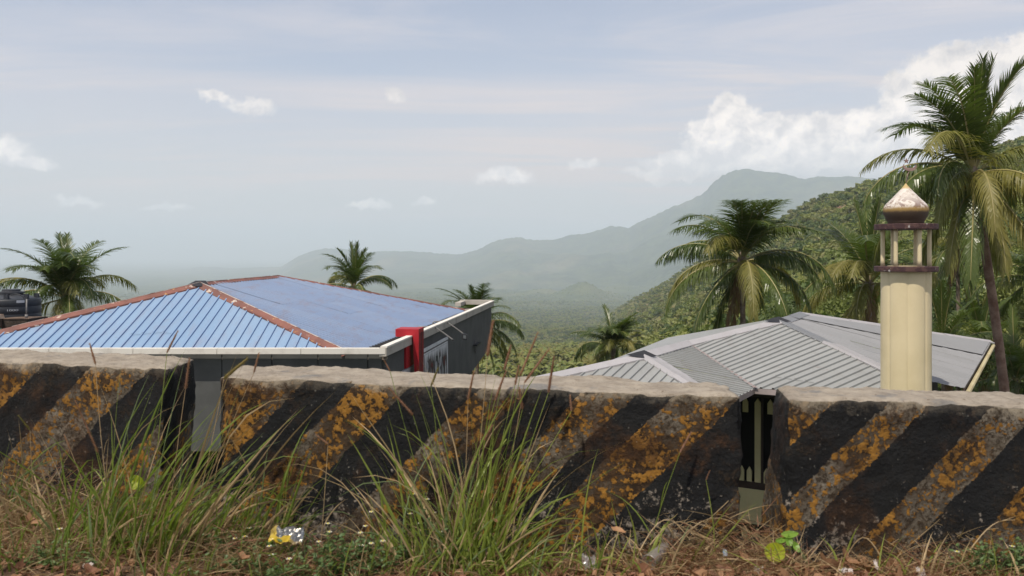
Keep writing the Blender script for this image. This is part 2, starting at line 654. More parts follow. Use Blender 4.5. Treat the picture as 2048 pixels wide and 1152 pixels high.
sheet_mat('sheet_blue', (0.175, 0.275, 0.415), (0.225, 0.320, 0.445), (0.22, 0.22, 0.28), 0.02)
sheet_mat('rib_shade_blue', (0.100, 0.175, 0.335), (0.125, 0.195, 0.355), (0.12, 0.10, 0.16), 0.06)  # deeper blue for rib sides, their shading painted in
sheet_mat('rib_shade_grey', (0.150, 0.158, 0.158), (0.175, 0.182, 0.180), (0.12, 0.11, 0.10), 0.0)  # darker grey for rib sides, their shading painted in
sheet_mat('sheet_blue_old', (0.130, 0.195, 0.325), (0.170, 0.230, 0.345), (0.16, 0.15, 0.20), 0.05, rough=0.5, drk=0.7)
sheet_mat('sheet_grey', (0.240, 0.245, 0.238), (0.290, 0.295, 0.285), (0.20, 0.195, 0.185), -0.02, rough=0.5, drk=0.45)
sheet_mat('sheet_grey_pale', (0.205, 0.208, 0.210), (0.245, 0.245, 0.250), (0.18, 0.175, 0.17), -0.03, rough=0.5, drk=0.4)
sheet_mat('cap_grey', (0.37, 0.355, 0.36), (0.31, 0.30, 0.305), (0.26, 0.245, 0.24), -0.02, rough=0.45)
sheet_mat('cap_dark', (0.15, 0.155, 0.165), (0.19, 0.195, 0.20), (0.10, 0.10, 0.10), 0.0, rough=0.45)

m, t = newmat('cap_rust')
p = t.pos()
n = t.noise(p, 3.0, 8, 0.7)
col = t.mix(t.ss(t.noise(p, 1.4, 5, 0.6), 0.3, 0.7), (0.21, 0.082, 0.060), (0.13, 0.055, 0.042))
col = t.mix(t.ss(n, 0.60, 0.64), col, (0.50, 0.44, 0.38))
col = t.mix(t.ss(t.noise(p, 6, 5, 0.6), 0.62, 0.70), col, (0.38, 0.20, 0.07))
out(t, principled(t, col, 0.7, t.bump(n, 0.3, 0.01)))
M['cap_rust'] = m
simple('cap_pale', (0.55, 0.48, 0.43), (0.30, 0.16, 0.11), 4.0, 0.7, lo=0.55, hi=0.62)

# minaret dome: white paint flaking to maroon, ochre algae towards the rim and the tip
m, t = newmat('dome_paint')
p = t.pos()
z = t.sep(p)[2]
n = t.noise(p, 9, 8, 0.7)
pk = t.ss(t.noise(p, 3.6, 6, 0.7, 1.5), 0.47, 0.51)
col = t.mix(t.ss(n, 0.3, 0.7), (0.62, 0.58, 0.53), (0.50, 0.45, 0.40))
zl = t.mapr(z, CAMZ + 0.93, CAMZ + 1.25, 0.9, 0.0)
col = t.mix(t.math('MULTIPLY', pk, zl, clamp=True), col, (0.12, 0.055, 0.045))
col = t.mix(t.math('MULTIPLY', t.ss(t.noise(p, 14, 6, 0.7), 0.52, 0.62), 0.6), col, (0.20, 0.12, 0.06))
ring = t.ss(t.math('ADD', z, t.math('MULTIPLY', n, 0.12)), CAMZ + 1.05, CAMZ + 0.96)
col = t.mix(ring, col, (0.27, 0.17, 0.05))
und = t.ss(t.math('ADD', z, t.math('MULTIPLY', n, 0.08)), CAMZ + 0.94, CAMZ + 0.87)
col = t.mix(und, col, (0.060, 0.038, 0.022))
tip = t.ss(t.math('ADD', z, t.math('MULTIPLY', n, 0.10)), CAMZ + 1.36, CAMZ + 1.44)
col = t.mix(tip, col, (0.44, 0.32, 0.14))
out(t, principled(t, col, 0.75, t.bump(n, 0.4, 0.01)))
M['dome_paint'] = m

m, t = newmat('ring_maroon')
p = t.pos()
n = t.noise(p, 8, 7, 0.7)
col = t.mix(t.ss(n, 0.50, 0.56), (0.045, 0.018, 0.020), (0.085, 0.042, 0.036))
col = t.mix(t.ss(t.noise(p, 5, 6, 0.7), 0.60, 0.63), col, (0.40, 0.38, 0.36))
out(t, principled(t, col, 0.8, t.bump(n, 0.5, 0.01)))
M['ring_maroon'] = m

m, t = newmat('minaret_cream')
p = t.pos()
n = t.noise(p, 1.5, 6, 0.6)
col = t.mix(t.ss(n, 0.3, 0.75), (0.64, 0.545, 0.345), (0.57, 0.480, 0.290))
sm = t.ss(t.noise(t.vmath('MULTIPLY', p, (1, 1, 0.35)), 6, 6, 0.7), 0.63, 0.78)
col = t.mix(t.math('MULTIPLY', sm, 0.5), col, (0.30, 0.27, 0.20))
out(t, principled(t, col, 0.75, t.bump(t.noise(p, 30, 4, 0.6), 0.12, 0.005)))
M['minaret_cream'] = m


# parapet: striped paint over concrete, worn; 'wc' holds (along, up, through)
def parapet_mat(name, edges, L, H, k, end=False, T=0.42, brown=0.5):
    m, t = newmat(name)
    at = t.n('ShaderNodeAttribute')
    at.attribute_name = 'wc'
    vec = at.outputs['Vector']
    s, h, th = t.sep(vec)
    pw = t.pos()
    nm = t.noise(pw, 15, 9, 0.76)
    nb = t.noise(pw, 2.6, 4, 0.6)
    nf = t.noise(pw, 55, 5, 0.65)
    ed = t.math('MULTIPLY', t.math('ADD', t.math('SUBTRACT', t.noise(pw, 5, 6, 0.7), 0.5), t.math('MULTIPLY', t.math('SUBTRACT', t.noise(pw, 45, 4, 0.7), 0.5), 0.45)), 0.085)
    if end:
        lim = t.math('SUBTRACT', 0.52, t.math('MULTIPLY', th, 0.55))
        d = t.math('ADD', t.math('SUBTRACT', H, h), ed)
        blk = t.math('LESS_THAN', d, lim)
    else:
        u = t.math('ADD', t.math('ADD', s, t.math('MULTIPLY', t.math('SUBTRACT', H, h), k)), ed)
        lo, hi = -0.3, L + 1.1
        un = t.math('DIVIDE', t.math('SUBTRACT', u, lo), hi - lo)
        stops = [(0.0, 0)]
        v = 0
        for e in edges:
            v = 1 - v
            stops.append(((e - lo) / (hi - lo), v))
        blk = t.ramp(un, stops, 'CONSTANT')
    # bare render: grey concrete with brown-black grime
    conc = t.mix(t.ss(nm, 0.35, 0.65), (0.060, 0.046, 0.030), (0.21, 0.185, 0.145))
    conc = t.mix(t.math('MULTIPLY', t.ss(nf, 0.48, 0.56), 0.85), conc, (0.030, 0.020, 0.011))
    conc = t.mix(t.math('MULTIPLY', t.ss(t.noise(pw, 80, 4, 0.7), 0.60, 0.68), 0.7), conc, (0.20, 0.17, 0.13))
    grime = t.mix(t.ss(nf, 0.4, 0.6), (0.026, 0.015, 0.007), (0.062, 0.034, 0.014))
    yel = t.mix(t.ss(nf, 0.35, 0.7), (0.310, 0.155, 0.026), (0.210, 0.098, 0.017))
    # yellow survives in islands, with pitted holes
    wn = t.n('ShaderNodeTexNoise')
    wn.inputs['Scale'].default_value = 30
    t.put(wn.inputs['Vector'], pw)
    vor = t.voro(t.vmath('ADD', pw, t.vmath('SCALE', wn.outputs[1], 0.045)), 30)
    isl = t.math('ADD', nm, t.math('MULTIPLY', t.math('SUBTRACT', 0.42, vor), 0.30))
    cover = t.math('ADD', isl, t.math('MULTIPLY', t.math('SUBTRACT', nb, 0.5), 0.45))
    ymask = t.ss(t.math('ADD', cover, t.math('MULTIPLY', t.math('SUBTRACT', nf, 0.5), 0.45)), 0.490, 0.54)
    gr = t.ss(t.math('ADD', nb, t.math('MULTIPLY', t.math('SUBTRACT', nm, 0.5), 0.5)), 0.50 - 0.12 * brown, 0.66 - 0.12 * brown)
    base_y = t.mix(gr, conc, grime)
    ycol = t.mix(ymask, base_y, yel)
    # black survives better at the top
    bl = t.mix(t.ss(nb, 0.3, 0.7), (0.0055, 0.006, 0.007), (0.012, 0.0125, 0.0125))
    hh = t.math('DIVIDE', h, H)
    peel = t.math('ADD', t.math('ADD', nm, t.math('MULTIPLY', t.math('SUBTRACT', nf, 0.5), 0.35)), t.math('MULTIPLY', t.math('SUBTRACT', 0.42, hh), 0.42))
    pm = t.ss(peel, 0.570, 0.63)
    bare = t.mix(t.ss(nf, 0.4, 0.6), (0.060, 0.050, 0.038), (0.23, 0.20, 0.165))
    bcol = t.mix(pm, bl, bare)
    col = t.mix(blk, ycol, bcol)
    # dark mould creeping over both paints, rust-brown wash
    mo = t.noise(pw, 3.4, 7, 0.72)
    col = t.mix(t.math('MULTIPLY', t.ss(mo, 0.53, 0.65), 0.72), col, t.mix(t.ss(nf, 0.45, 0.6), (0.010, 0.009, 0.007), (0.045, 0.028, 0.014)))
    rw = t.noise(t.vmath('ADD', pw, (7.0, 3.0, 1.0)), 2.2, 6, 0.7)
    col = t.mix(t.math('MULTIPLY', t.ss(rw, 0.50, 0.64), 0.35 + 0.4 * brown), col, t.mix(t.ss(nm, 0.4, 0.6), (0.022, 0.010, 0.004), (0.075, 0.034, 0.012)))
    # damp foot and a pale crust along the top edge
    foot = t.ss(t.math('ADD', hh, t.math('MULTIPLY', t.math('SUBTRACT', nm, 0.5), 0.8)), 0.22, 0.0)
    col = t.mix(t.math('MULTIPLY', foot, 0.75), col, (0.035, 0.028, 0.017))
    crust = t.math('MULTIPLY', t.ss(t.math('ADD', hh, t.math('MULTIPLY', t.math('SUBTRACT', nm, 0.5), 0.35)), 0.93, 0.985), t.math('SUBTRACT', 1.0, t.math('MULTIPLY', blk, 0.75)))
    col = t.mix(t.math('MULTIPLY', crust, 0.8), col, (0.20, 0.17, 0.125))
    # sooty runs from the top edge and small pale lichens
    run = t.noise(t.comb(s, t.math('MULTIPLY', h, 0.16), 0.0), 9, 5, 0.65)
    col = t.mix(t.math('MULTIPLY', t.ss(run, 0.52, 0.72), t.mapr(hh, 0.35, 1.0, 0.0, 0.55)), col, (0.020, 0.014, 0.009))
    lic = t.math('MULTIPLY', t.ss(t.voro(pw, 34), 0.16, 0.10), t.ss(nm, 0.50, 0.58))
    col = t.mix(t.math('MULTIPLY', lic, 0.6), col, (0.26, 0.25, 0.21))
    bh = t.math('ADD', t.math('MULTIPLY', nm, 0.6), t.math('MULTIPLY', nf, 0.4))
    bh = t.math('ADD', bh, t.math('MULTIPLY', ymask, 0.10))
    out(t, principled(t, col, 0.85, t.bump(bh, 1.0, 0.022), spec=0.25))
    M[name] = m
    return m


m, t = newmat('parapet_top')
p = t.pos()
n = t.noise(p, 9, 8, 0.7)
st = t.noise(t.vmath('MULTIPLY', p, (1, 4, 4)), 14, 7, 0.7)
col = t.mix(t.ss(n, 0.3, 0.7), (0.36, 0.315, 0.255), (0.235, 0.20, 0.16))
col = t.mix(t.math('MULTIPLY', t.ss(st, 0.52, 0.70), 0.75), col, (0.135, 0.105, 0.075))
col = t.mix(t.math('MULTIPLY', t.ss(t.noise(p, 3.2, 5, 0.6), 0.60, 0.68), 0.6), col, (0.12, 0.13, 0.14))
col = t.mix(t.ss(t.noise(p, 30, 5, 0.7), 0.62, 0.70), col, (0.10, 0.065, 0.035))
out(t, principled(t, col, 0.92, t.bump(t.math('ADD', n, t.math('MULTIPLY', st, 0.6)), 1.0, 0.02), spec=0.2))
M['parapet_top'] = m

m, t = newmat('verge_soil')
p = t.pos()
n = t.noise(p, 14, 8, 0.7)
col = t.mix(t.ss(n, 0.3, 0.7), (0.070, 0.042, 0.026), (0.150, 0.095, 0.062))
col = t.mix(t.ss(t.noise(p, 60, 4, 0.7), 0.6, 0.68), col, (0.25, 0.18, 0.13))
out(t, principled(t, col, 0.95, t.bump(n, 1.0, 0.03), spec=0.2))
M['verge_soil'] = m
simple('asphalt', (0.045, 0.045, 0.046), (0.062, 0.060, 0.058), 3, 0.9, 0.5, 120, 0.004)


# wooded ground
def ground_mat(name, a, b, c, s1, s2, s3, bs=None, soil=True):
    m, t = newmat(name)
    p = t.pos()
    n1 = t.noise(p, s1, 5, 0.6)
    n2 = t.noise(p, s2, 6, 0.65)
    col = t.mix(t.ss(n2, 0.35, 0.65), a, b)
    col = t.mix(t.math('MULTIPLY', t.ss(n1, 0.50, 0.68), 0.7), col, c)
    v = t.voro(p, s3)
    col = t.vmath('SCALE', col, t.mapr(v, 0.0, 0.8, 1.15, 0.72))
    if soil:
        at = t.n('ShaderNodeAttribute')
        at.attribute_name = 'soil'
        col = t.mix(at.outputs['Fac'], col, (0.26, 0.155, 0.10))
    nr = t.bump(v, 0.8, -bs) if bs else None
    out(t, principled(t, col, 0.95, nr, spec=0.1))
    M[name] = m


ground_mat('slope_ground', (0.030, 0.048, 0.014), (0.070, 0.085, 0.026), (0.120, 0.100, 0.045), 0.012, 0.06, 0.12, 2.0)
ground_mat('hill_ground', (0.090, 0.110, 0.030), (0.165, 0.160, 0.060), (0.205, 0.155, 0.085), 0.009, 0.05, 0.13, 2.0)
ground_mat('plain_ground', (0.034, 0.055, 0.018), (0.080, 0.105, 0.034), (0.150, 0.150, 0.070), 0.0016, 0.008, 0.05, 4.0, soil=False)
ground_mat('mountain_ground', (0.018, 0.038, 0.016), (0.070, 0.092, 0.034), (0.170, 0.150, 0.085), 0.0009, 0.005, 0.02, 8.0, soil=False)
# ------------------------------------------------------------------ haze
hm, t = newmat('haze_air')
pv = t.n('ShaderNodeVolumePrincipled')
pv.inputs['Color'].default_value = (0.80, 0.895, 0.985, 1)
pv.inputs['Density'].default_value = 1.1e-4
pv.inputs['Anisotropy'].default_value = 0.0
o = t.n('ShaderNodeOutputMaterial')
t.l(pv.outputs[0], o.inputs['Volume'])
mb = MB()
mb.box(-38000, 38000, -3000, 42000, -372, 985)
hz = mb.build('haze', hm)
tag(hz, kind='stuff')

# ------------------------------------------------------------------ terrain
BASE = [(4.6, -0.75), (5.2, -1.2), (7, -1.7), (10, -3.2), (19, -7), (40, -13), (100, -28), (200, -42), (400, -56), (700, -82), (1300, -135),
        (2000, -178), (3500, -240), (5000, -285), (8000, -330), (12000, -350), (40000, -362)]
_by = np.log(np.array([a for a, b in BASE]))
_bz = np.array([b for a, b in BASE])


def base_z(x, y):
    x = np.asarray(x, float); y = np.asarray(y, float)
    ly = np.log(np.maximum(y, 4.6))
    z = np.interp(ly, _by, _bz)
    amp = np.clip((y - 60) / 900, 0, 1) * 14 * np.clip(12000 / np.maximum(y, 1), 0.15, 1)
    z = z + (fbm(x / 420 + 3, y / 420, 5, 3) - 0.5) * 2 * amp
    z = z + np.clip((y - 8) / 40, 0, 1) * (fbm(x / 18, y / 18, 3, 9) - 0.5) * 1.6
    for cx, cy, h, sx in ((455, 5400, 92, 125), (560, 5700, 40, 170), (250, 5900, 34, 120), (120, 6000, 26, 150), (-180, 6600, 24, 260), (330, 5500, 24, 110), (900, 6800, 50, 300), (-900, 8200, 30, 400)):
        z = z + h * np.exp(-(((x - cx) / sx) ** 2 + ((y - cy) / (sx * 1.3)) ** 2))
    return z


HC = [(1150, 690, 2600, 960), (1200, 640, 2200, 900), (1250, 610, 1900, 890), (1300, 583, 1700, 870), (1350, 553, 1500, 850), (1450, 500, 1150, 830), (1560, 443, 900, 810),
      (1600, 421, 850, 800), (1650, 399, 800, 790), (1700, 384, 750, 780), (1760, 368, 700, 765), (1850, 345, 620, 750),
      (1950, 318, 550, 735), (2048, 290, 480, 720), (2300, 240, 400, 680), (2700, 200, 380, 640), (3400, 190, 380, 640)]
_hp = np.array(HC, float)


def hill_z(x, y):
    x = np.asarray(x, float); y = np.asarray(y, float)
    px = 1024 + F * x / y
    pyc = np.interp(px, _hp[:, 0], _hp[:, 1]) + (fbm(px / 60, px * 0 + 3.3, 3, 21) - 0.5) * 14
    yc = np.interp(px, _hp[:, 0], _hp[:, 2])
    py0 = np.interp(px, _hp[:, 0], _hp[:, 3])
    ly = np.log(np.maximum(y, 1))
    tt = np.clip((ly - math.log(60)) / (np.log(yc) - math.log(60)), -0.2, 1)
    py = py0 + (pyc - py0) * tt
    z = CAMZ - (py - HZ) / F * y
    zc = CAMZ - (pyc - HZ) / F * yc
    z = np.where(y > yc, zc - 0.42 * (y - yc), z)
    z = z + (fbm(x / 90, y / 90, 4, 31, ridge=True) - 0.5) * np.clip((y - 60) / 300, 0, 1) * 16 * np.clip((yc - y) / 120, 0.0, 1)
    z = z - np.clip(60 - y, 0, 60) * 0.30
    lo = 1090 + 60 * np.clip((y - 200) / 1500, 0, 1)
    wd = 250 - 190 * np.clip((y - 200) / 1500, 0, 1)
    f = np.clip((px - lo) / wd, 0, 1)
    f = f * f * (3 - 2 * f)
    b = base_z(x, y)
    return np.where(px < 1090, -9999, b - 1 + (z - b + 1) * f)


def ground_z(x, y):
    return float(max(base_z(x, y), hill_z(x, y)))


RIDGE = [(-1400, 520, 20000), (-300, 546, 19000), (0, 549, 19000), (60, 546, 19000), (130, 549, 18500), (230, 541, 18000), (300, 546, 17500), (400, 534, 17000), (480, 536, 16000), (560, 534, 15000),
         (590, 515, 14000), (620, 502, 14000), (650, 496, 13600), (680, 497, 13400), (700, 501, 13200), (740, 503, 13000), (800, 502, 12500), (845, 503, 12400), (870, 506, 12300),
         (920, 508, 12000), (950, 500, 11800), (985, 484, 11600), (1010, 477, 11500), (1040, 474, 11300), (1065, 479, 11200), (1100, 479, 11000), (1120, 476, 11000),
         (1145, 468, 11000), (1170, 467, 10900), (1200, 458, 10800), (1220, 452, 10800), (1240, 452, 10700), (1258, 455, 10600), (1275, 445, 10500),
         (1305, 432, 10300), (1345, 413, 10100), (1385, 397, 10000), (1410, 384, 9900), (1425, 366, 9800), (1445, 349, 9700), (1465, 339, 9600),
         (1490, 336, 9500), (1520, 341, 9500), (1560, 345, 9500), (1585, 351, 9400), (1610, 357, 9300), (1625, 355, 9300), (1645, 352, 9200), (1670, 354, 9200), (1700, 352, 9100), (1750, 356, 9100),
         (1800, 362, 9000), (2100, 350, 8800), (2500, 390, 9000), (3600, 420, 9000)]
_rp = np.array(RIDGE, float)


def mount_z(x, y):
    px = 1024 + F * x / y
    pyc = np.interp(px, _rp[:, 0], _rp[:, 1]) + (fbm(px / 14, px * 0 + 1.1, 3, 41) - 0.5) * 4
    rc = np.interp(px, _rp[:, 0], _rp[:, 2])
    zc = CAMZ - (pyc - HZ) / F * rc
    zb = -370.0
    W = 0.28 * rc + (zc - zb) * 2.2
    tt = (y - (rc - W)) / W
    f = np.clip(tt, 0, 1)
    spur = (fbm(x / 1300 + 0.3 * y / 1300, y / 2600, 5, 51, ridge=True) - 0.55)
    z = zb + (zc - zb) * (0.35 * f + 0.65 * f ** 2.2)
    z = z + spur * np.sin(np.pi * np.clip(f, 0, 1)) ** 0.8 * 0.60 * (zc - zb)
    back = np.clip(y - rc, 0, None)
    z = np.where(y > rc, zc - 0.5 * back, z)
    return np.where(tt < 0, zb - 50, z)


def polar(name, pxs, ys, zf, mat, keep=None, soil=False):
    PX, YY = np.meshgrid(pxs, ys)
    X = (PX - 1024) / F * YY
    Zv = zf(X, YY)
    ny, nx = X.shape
    co = np.stack([X, YY, Zv], -1).reshape(-1, 3)
    idx = np.arange(nx * ny).reshape(ny, nx)
    q = np.stack([idx[:-1, :-1], idx[:-1, 1:], idx[1:, 1:], idx[1:, :-1]], -1).reshape(-1, 4)
    if keep is not None:
        kz = keep(X, YY, Zv).reshape(-1)
        q = q[kz[q].any(axis=1)]
        used = np.unique(q)
        remap = np.full(nx * ny, -1)
        remap[used] = np.arange(len(used))
        q = remap[q]
        co = co[used]
    me = np_mesh(name, co, q, mat)
    if soil:
        at = me.attributes.new('soil', 'FLOAT', 'POINT')
        x, y = co[:, 0], co[:, 1]
        at.data.foreach_set('value', soil_mask(x, y).astype(np.float32))
    return tag(place(name, me), kind='structure')


def soil_mask(x, y):
    px = 1024 + F * x / y
    s = np.zeros_like(x)
    nn = (fbm(x / 9, y / 9, 4, 61) - 0.5)
    for cx, cy, rx, ry in ((1297, 620, 16, 70), (1320, 660, 22, 55), (1276, 560, 12, 60), (1345, 690, 14, 50), (1640, 560, 9, 40), (1675, 620, 8, 34), (1610, 700, 6, 40)):
        d = ((px - cx) / rx) ** 2 + ((y - cy) / ry) ** 2 + nn * 2.2
        s = np.maximum(s, np.clip((1.0 - d) / 0.4, 0, 1))
    return s


polar('hillside_ground', np.linspace(-1300, 3600, 330), np.geomspace(4.6, 3300, 300), base_z, M['slope_ground'])
polar('valley_plain', np.linspace(-1500, 3700, 560), np.geomspace(3290, 41000, 260), base_z, M['plain_ground'])
polar('wooded_hill', np.linspace(1085, 3400, 430), np.geomspace(30, 3200, 340), hill_z, M['hill_ground'],
      keep=lambda X, Y, Zv: Zv > base_z(X, Y) - 6, soil=True)
polar('mountain_range', np.linspace(-1500, 3600, 1300), np.linspace(5500, 22500, 260), mount_z, M['mountain_ground'],
      keep=lambda X, Y, Zv: Zv > base_z(X, Y) - 15)

# road behind the camera and the verge the parapet stands on
mb = MB()
mb.quad((-200, -40, -0.03), (200, -40, -0.03), (200, 2.2, -0.03), (-200, 2.2, -0.03))
tag(mb.build('road', M['asphalt']), kind='structure')


def verge_z(x, y):
    x = np.asarray(x, float); y = np.asarray(y, float)
    z = -0.035 + (fbm(x / 0.5 + 5, y / 0.5, 4, 71) - 0.5) * 0.05
    lft = np.clip((-0.9 - x) / 1.6, 0, 1)
    z = z + 0.055 * lft + 0.035 * np.clip((x - 0.1) / 0.9, 0, 1) * np.clip((1.6 - x) / 0.5, 0, 1)
    z = z - 0.05 * np.clip((x - 1.7) / 1.2, 0, 1)
    z = np.where((x < -9) | (x > 9), -0.03, z)
    yd = 4.12 + 0.60 * np.clip((-0.9 - x) / 0.6, 0, 1)
    z = z - np.clip(y - yd, 0, None) * 1.7
    return z


xs = np.concatenate([[-200, -60, -20], np.linspace(-9.5, 9.5, 500), [20, 60, 200]])
ysv = np.concatenate([np.linspace(2.15, 3.2, 12), np.linspace(3.25, 5.4, 70)])
X, Y = np.meshgrid(xs, ysv)
co = np.stack([X, Y, verge_z(X, Y)], -1).reshape(-1, 3)
ny, nx = X.shape
idx = np.arange(nx * ny).reshape(ny, nx)
q = np.stack([idx[:-1, :-1], idx[:-1, 1:], idx[1:, 1:], idx[1:, :-1]], -1).reshape(-1, 4)
tag(place('verge_ground', np_mesh('verge_ground', co, q, M['verge_soil'])), kind='structure')
# ------------------------------------------------------------------ sheet roofs
def V3(x, y, zr):
    return Vector((x, y, CAMZ + zr))


def polyline_at(pts, o, e, u):
    """pts: 3D points ordered by rising u = (p-o).e ; returns the 3D point at u"""
    us = [(p - o).dot(e) for p in pts]
    if u <= us[0]:
        return pts[0].copy()
    for i in range(len(pts) - 1):
        if u <= us[i + 1]:
            f = (u - us[i]) / max(us[i + 1] - us[i], 1e-6)
            return pts[i].lerp(pts[i + 1], f)
    return pts[-1].copy()


def roof_slope(parent, mats, bot, top, pitch=0.25, per=4, rib=0.034, ribw=0.062, over=0.06, rng=None, thick=0.0, lap=0.0):
    """ribbed sheets laid side by side; bot/top are polylines (3D) along the eave and along the upper edge"""
    rng = rng or random.Random(3)
    o = bot[0].copy(); o.z = 0
    e = (bot[-1] - bot[0]); e.z = 0
    e.normalize()
    o = min(bot + top, key=lambda p: (p - o).dot(e)).copy(); o.z = 0
    umax = max((p - o).dot(e) for p in bot + top)
    u = 0.0
    k = 0
    while u < umax - 0.02:
        ue = min(u + pitch * per, umax)
        # profile of this sheet
        prof = []
        r = u
        while r < ue - 1e-4:
            for du, dz in ((0, 0), (0.016, rib), (ribw - 0.016, rib), (ribw, 0), (pitch, 0)):
                if r + du <= ue + 1e-6:
                    prof.append((r + du, dz))
            r += pitch
        prof.append((ue, 0))
        pr = [prof[0]]
        for a in prof[1:]:
            if a[0] > pr[-1][0] + 1e-4:
                pr.append(a)
        lift = rng.uniform(0.0, 0.010)
        segs = [(0.0, 1.0)]
        if rng.random() < lap:
            c = rng.uniform(0.25, 0.6)
            segs = [(0.0, c + 0.02), (c, 1.0)]
        for si, (v0, v1) in enumerate(segs):
            mb = MB()
            vs = []
            for (uu, dz) in pr:
                a = polyline_at(bot, o, e, uu)
                b = polyline_at(top, o, e, uu)
                d = (b - a)
                L = max(d.length, 1e-4)
                zz = dz + lift + si * 0.009
                p0 = a + d * v0 - (d / L) * (over if si == 0 and L > 0.3 else 0)
                p1 = a + d * v1
                nseg = 4
                for j in range(nseg + 1):
                    p = p0.lerp(p1, j / nseg)
                    sag = 0.012 * mnoise.noise(Vector((p.x * 0.9, p.y * 0.9, 2.0)))
                    vs.append((p.x, p.y, p.z + zz + sag))
            m = 5
            fs, fr = [], []
            for i in range(len(pr) - 1):
                isrib = max(pr[i][1], pr[i + 1][1]) > 0 and (pr[i + 1][0] - pr[i][0]) < 0.02  # steep rib sides get the last material, which carries their painted shade
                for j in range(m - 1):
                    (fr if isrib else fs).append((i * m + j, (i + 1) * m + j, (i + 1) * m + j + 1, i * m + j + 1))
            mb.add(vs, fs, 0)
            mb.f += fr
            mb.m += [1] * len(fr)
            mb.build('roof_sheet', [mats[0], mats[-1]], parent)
        u = ue
        k += 1


def ridge_cap(parent, mat, p0, p1, wa, wb, lift=0.045, piece=2.1, edge_teeth=True, rng=None, name='ridge_cap'):
    """folded flashing; wa, wb: 3D offsets from the line to the two lower edges"""
    rng = rng or random.Random(5)
    d = p1 - p0
    L = d.length
    n = max(1, round(L / piece))
    t = d / L
    up = Vector((0, 0, 1))
    for i in range(n):
        a = p0 + d * (i / n) - t * (0.06 if i else 0)
        b = p0 + d * ((i + 1) / n)
        h = lift + (i % 2) * 0.008
        j1 = rng.uniform(-0.012, 0.012)
        mb = MB()
        m = max(3, int((b - a).length / 0.25))
        vs = []
        for q in range(m + 1):
            c = a.lerp(b, q / m)
            w1 = 1 + 0.05 * mnoise.noise(c * 2.0)
            vs += [c + wa * w1 + up * (h - 0.01 + j1), c + wa * 0.5 * w1 + up * (h + 0.004), c + up * (h + 0.03), c + wb * 0.5 * w1 + up * (h + 0.004), c + wb * w1 + up * (h - 0.01 - j1)]
            # turned-down lips
            vs += [c + wa * w1 + up * (h - 0.04), c + wb * w1 + up * (h - 0.04)]
        fs = []
        for q in range(m):
            x = q * 7; y = x + 7
            for k in range(4):
                fs.append((x + k, y + k, y + k + 1, x + k + 1))
            fs.append((x + 5, y + 5, y, x))
            fs.append((x + 4, y + 4, y + 6, x + 6))
        mb.add(vs, fs, 0)
        mb.build(name, mat, parent)


def wing(p0, p1, into, width):
    """offset from line p0-p1 of given width lying in the plane through the line and the point into"""
    t = (p1 - p0).normalized()
    d = into - p0
    d = d - t * d.dot(t)
    return d.normalized() * width


# ------------------------------------------------------------------ blue-roofed building
bb = empty('blue_roofed_building', (-8, 27, Z(-9)), 'dark grey building with blue ribbed metal hip roof, rusty ridge caps and sunlit concrete gutter lip', 'building')
y0 = 20.0
NL, NR = V3(-14.28, y0, -2.41), V3(-3.84, y0, -2.41)
FR, FL = V3(-1.98, 35.2, -2.41), V3(-13.4, 35.2, -2.41)
AN, AF = V3(-8.66, 23.6, -0.902), V3(-8.45, 30.9, -0.902)
rg = random.Random(11)
roof_slope(bb, [M['sheet_blue'], M['rib_shade_blue']], [NL, NR], [NL, AN, NR], 0.245, 4, lap=0.35, rng=rg)
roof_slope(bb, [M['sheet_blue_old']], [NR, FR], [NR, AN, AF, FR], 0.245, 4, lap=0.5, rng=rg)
mb = MB()
mb.add([FL, NL, AN, AF, FR], [(0, 1, 2, 3), (0, 3, 4)], 0)
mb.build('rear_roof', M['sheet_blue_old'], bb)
cr = random.Random(2)
ridge_cap(bb, M['cap_rust'], AN, NL.lerp(AN, -0.01), wing(AN, NL, NR, 0.20), wing(AN, NL, FL, 0.2), rng=cr)
ridge_cap(bb, M['cap_rust'], AN, NR, wing(AN, NR, NL, 0.17), wing(AN, NR, FR, 0.20), rng=cr)
ridge_cap(bb, M['cap_rust'], AF, FR, wing(AF, FR, NR, 0.10), wing(AF, FR, FL, 0.2), rng=cr, piece=1.0)
ridge_cap(bb, M['cap_rust'], AN, AF, wing(AN, AF, NR, 0.14), wing(AN, AF, FL, 0.2), rng=cr)
# pale sealing strip left along the upper side of the ridges
for a, b, s in ((AN, NL, FL), (AN, NR, FR), (AF, AN, FL)):
    wv = wing(a, b, s, 1.0)
    d = (b - a)
    n = 7
    for i in range(n):
        f0, f1 = i / n, (i + cr.uniform(0.72, 1.0)) / n
        p, q = a + d * f0, a + d * f1
        mb = MB()
        up = Vector((0, 0, 0.078))
        mb.hexa([p + up - wv * 0.005, q + up - wv * 0.005, q + up + wv * 0.085 - Vector((0, 0, .015)), p + up + wv * 0.085 - Vector((0, 0, .015))],
                [p + up * 1.15 - wv * 0.005, q + up * 1.15 - wv * 0.005, q + up * 1.15 + wv * 0.085 - Vector((0, 0, .015)), p + up * 1.15 + wv * 0.085 - Vector((0, 0, .015))])
        mb.build('sealing_strip', M['cap_pale'], bb)
# open cap end at the near peak
mb = MB()
mb.add([AN + Vector((-0.30, -0.10, 0.02)), AN + Vector((0.02, -0.26, -0.03)), AN + Vector((0.30, -0.10, -0.02)), AN + Vector((0.12, 0.1, 0.12)), AN + Vector((-0.16, 0.1, 0.12))],
       [(0, 1, 2, 3, 4)])
mb.build('peak_patch', M['black_metal'], bb)

# gutter slab, lip, walls.  side line:
SA, SB = Vector((-2.93, 20.0, 0)), Vector((-0.88, 38.4, 0))
sdv = (SB - SA).normalized()
sn = Vector((sdv.y, -sdv.x, 0))      # outward


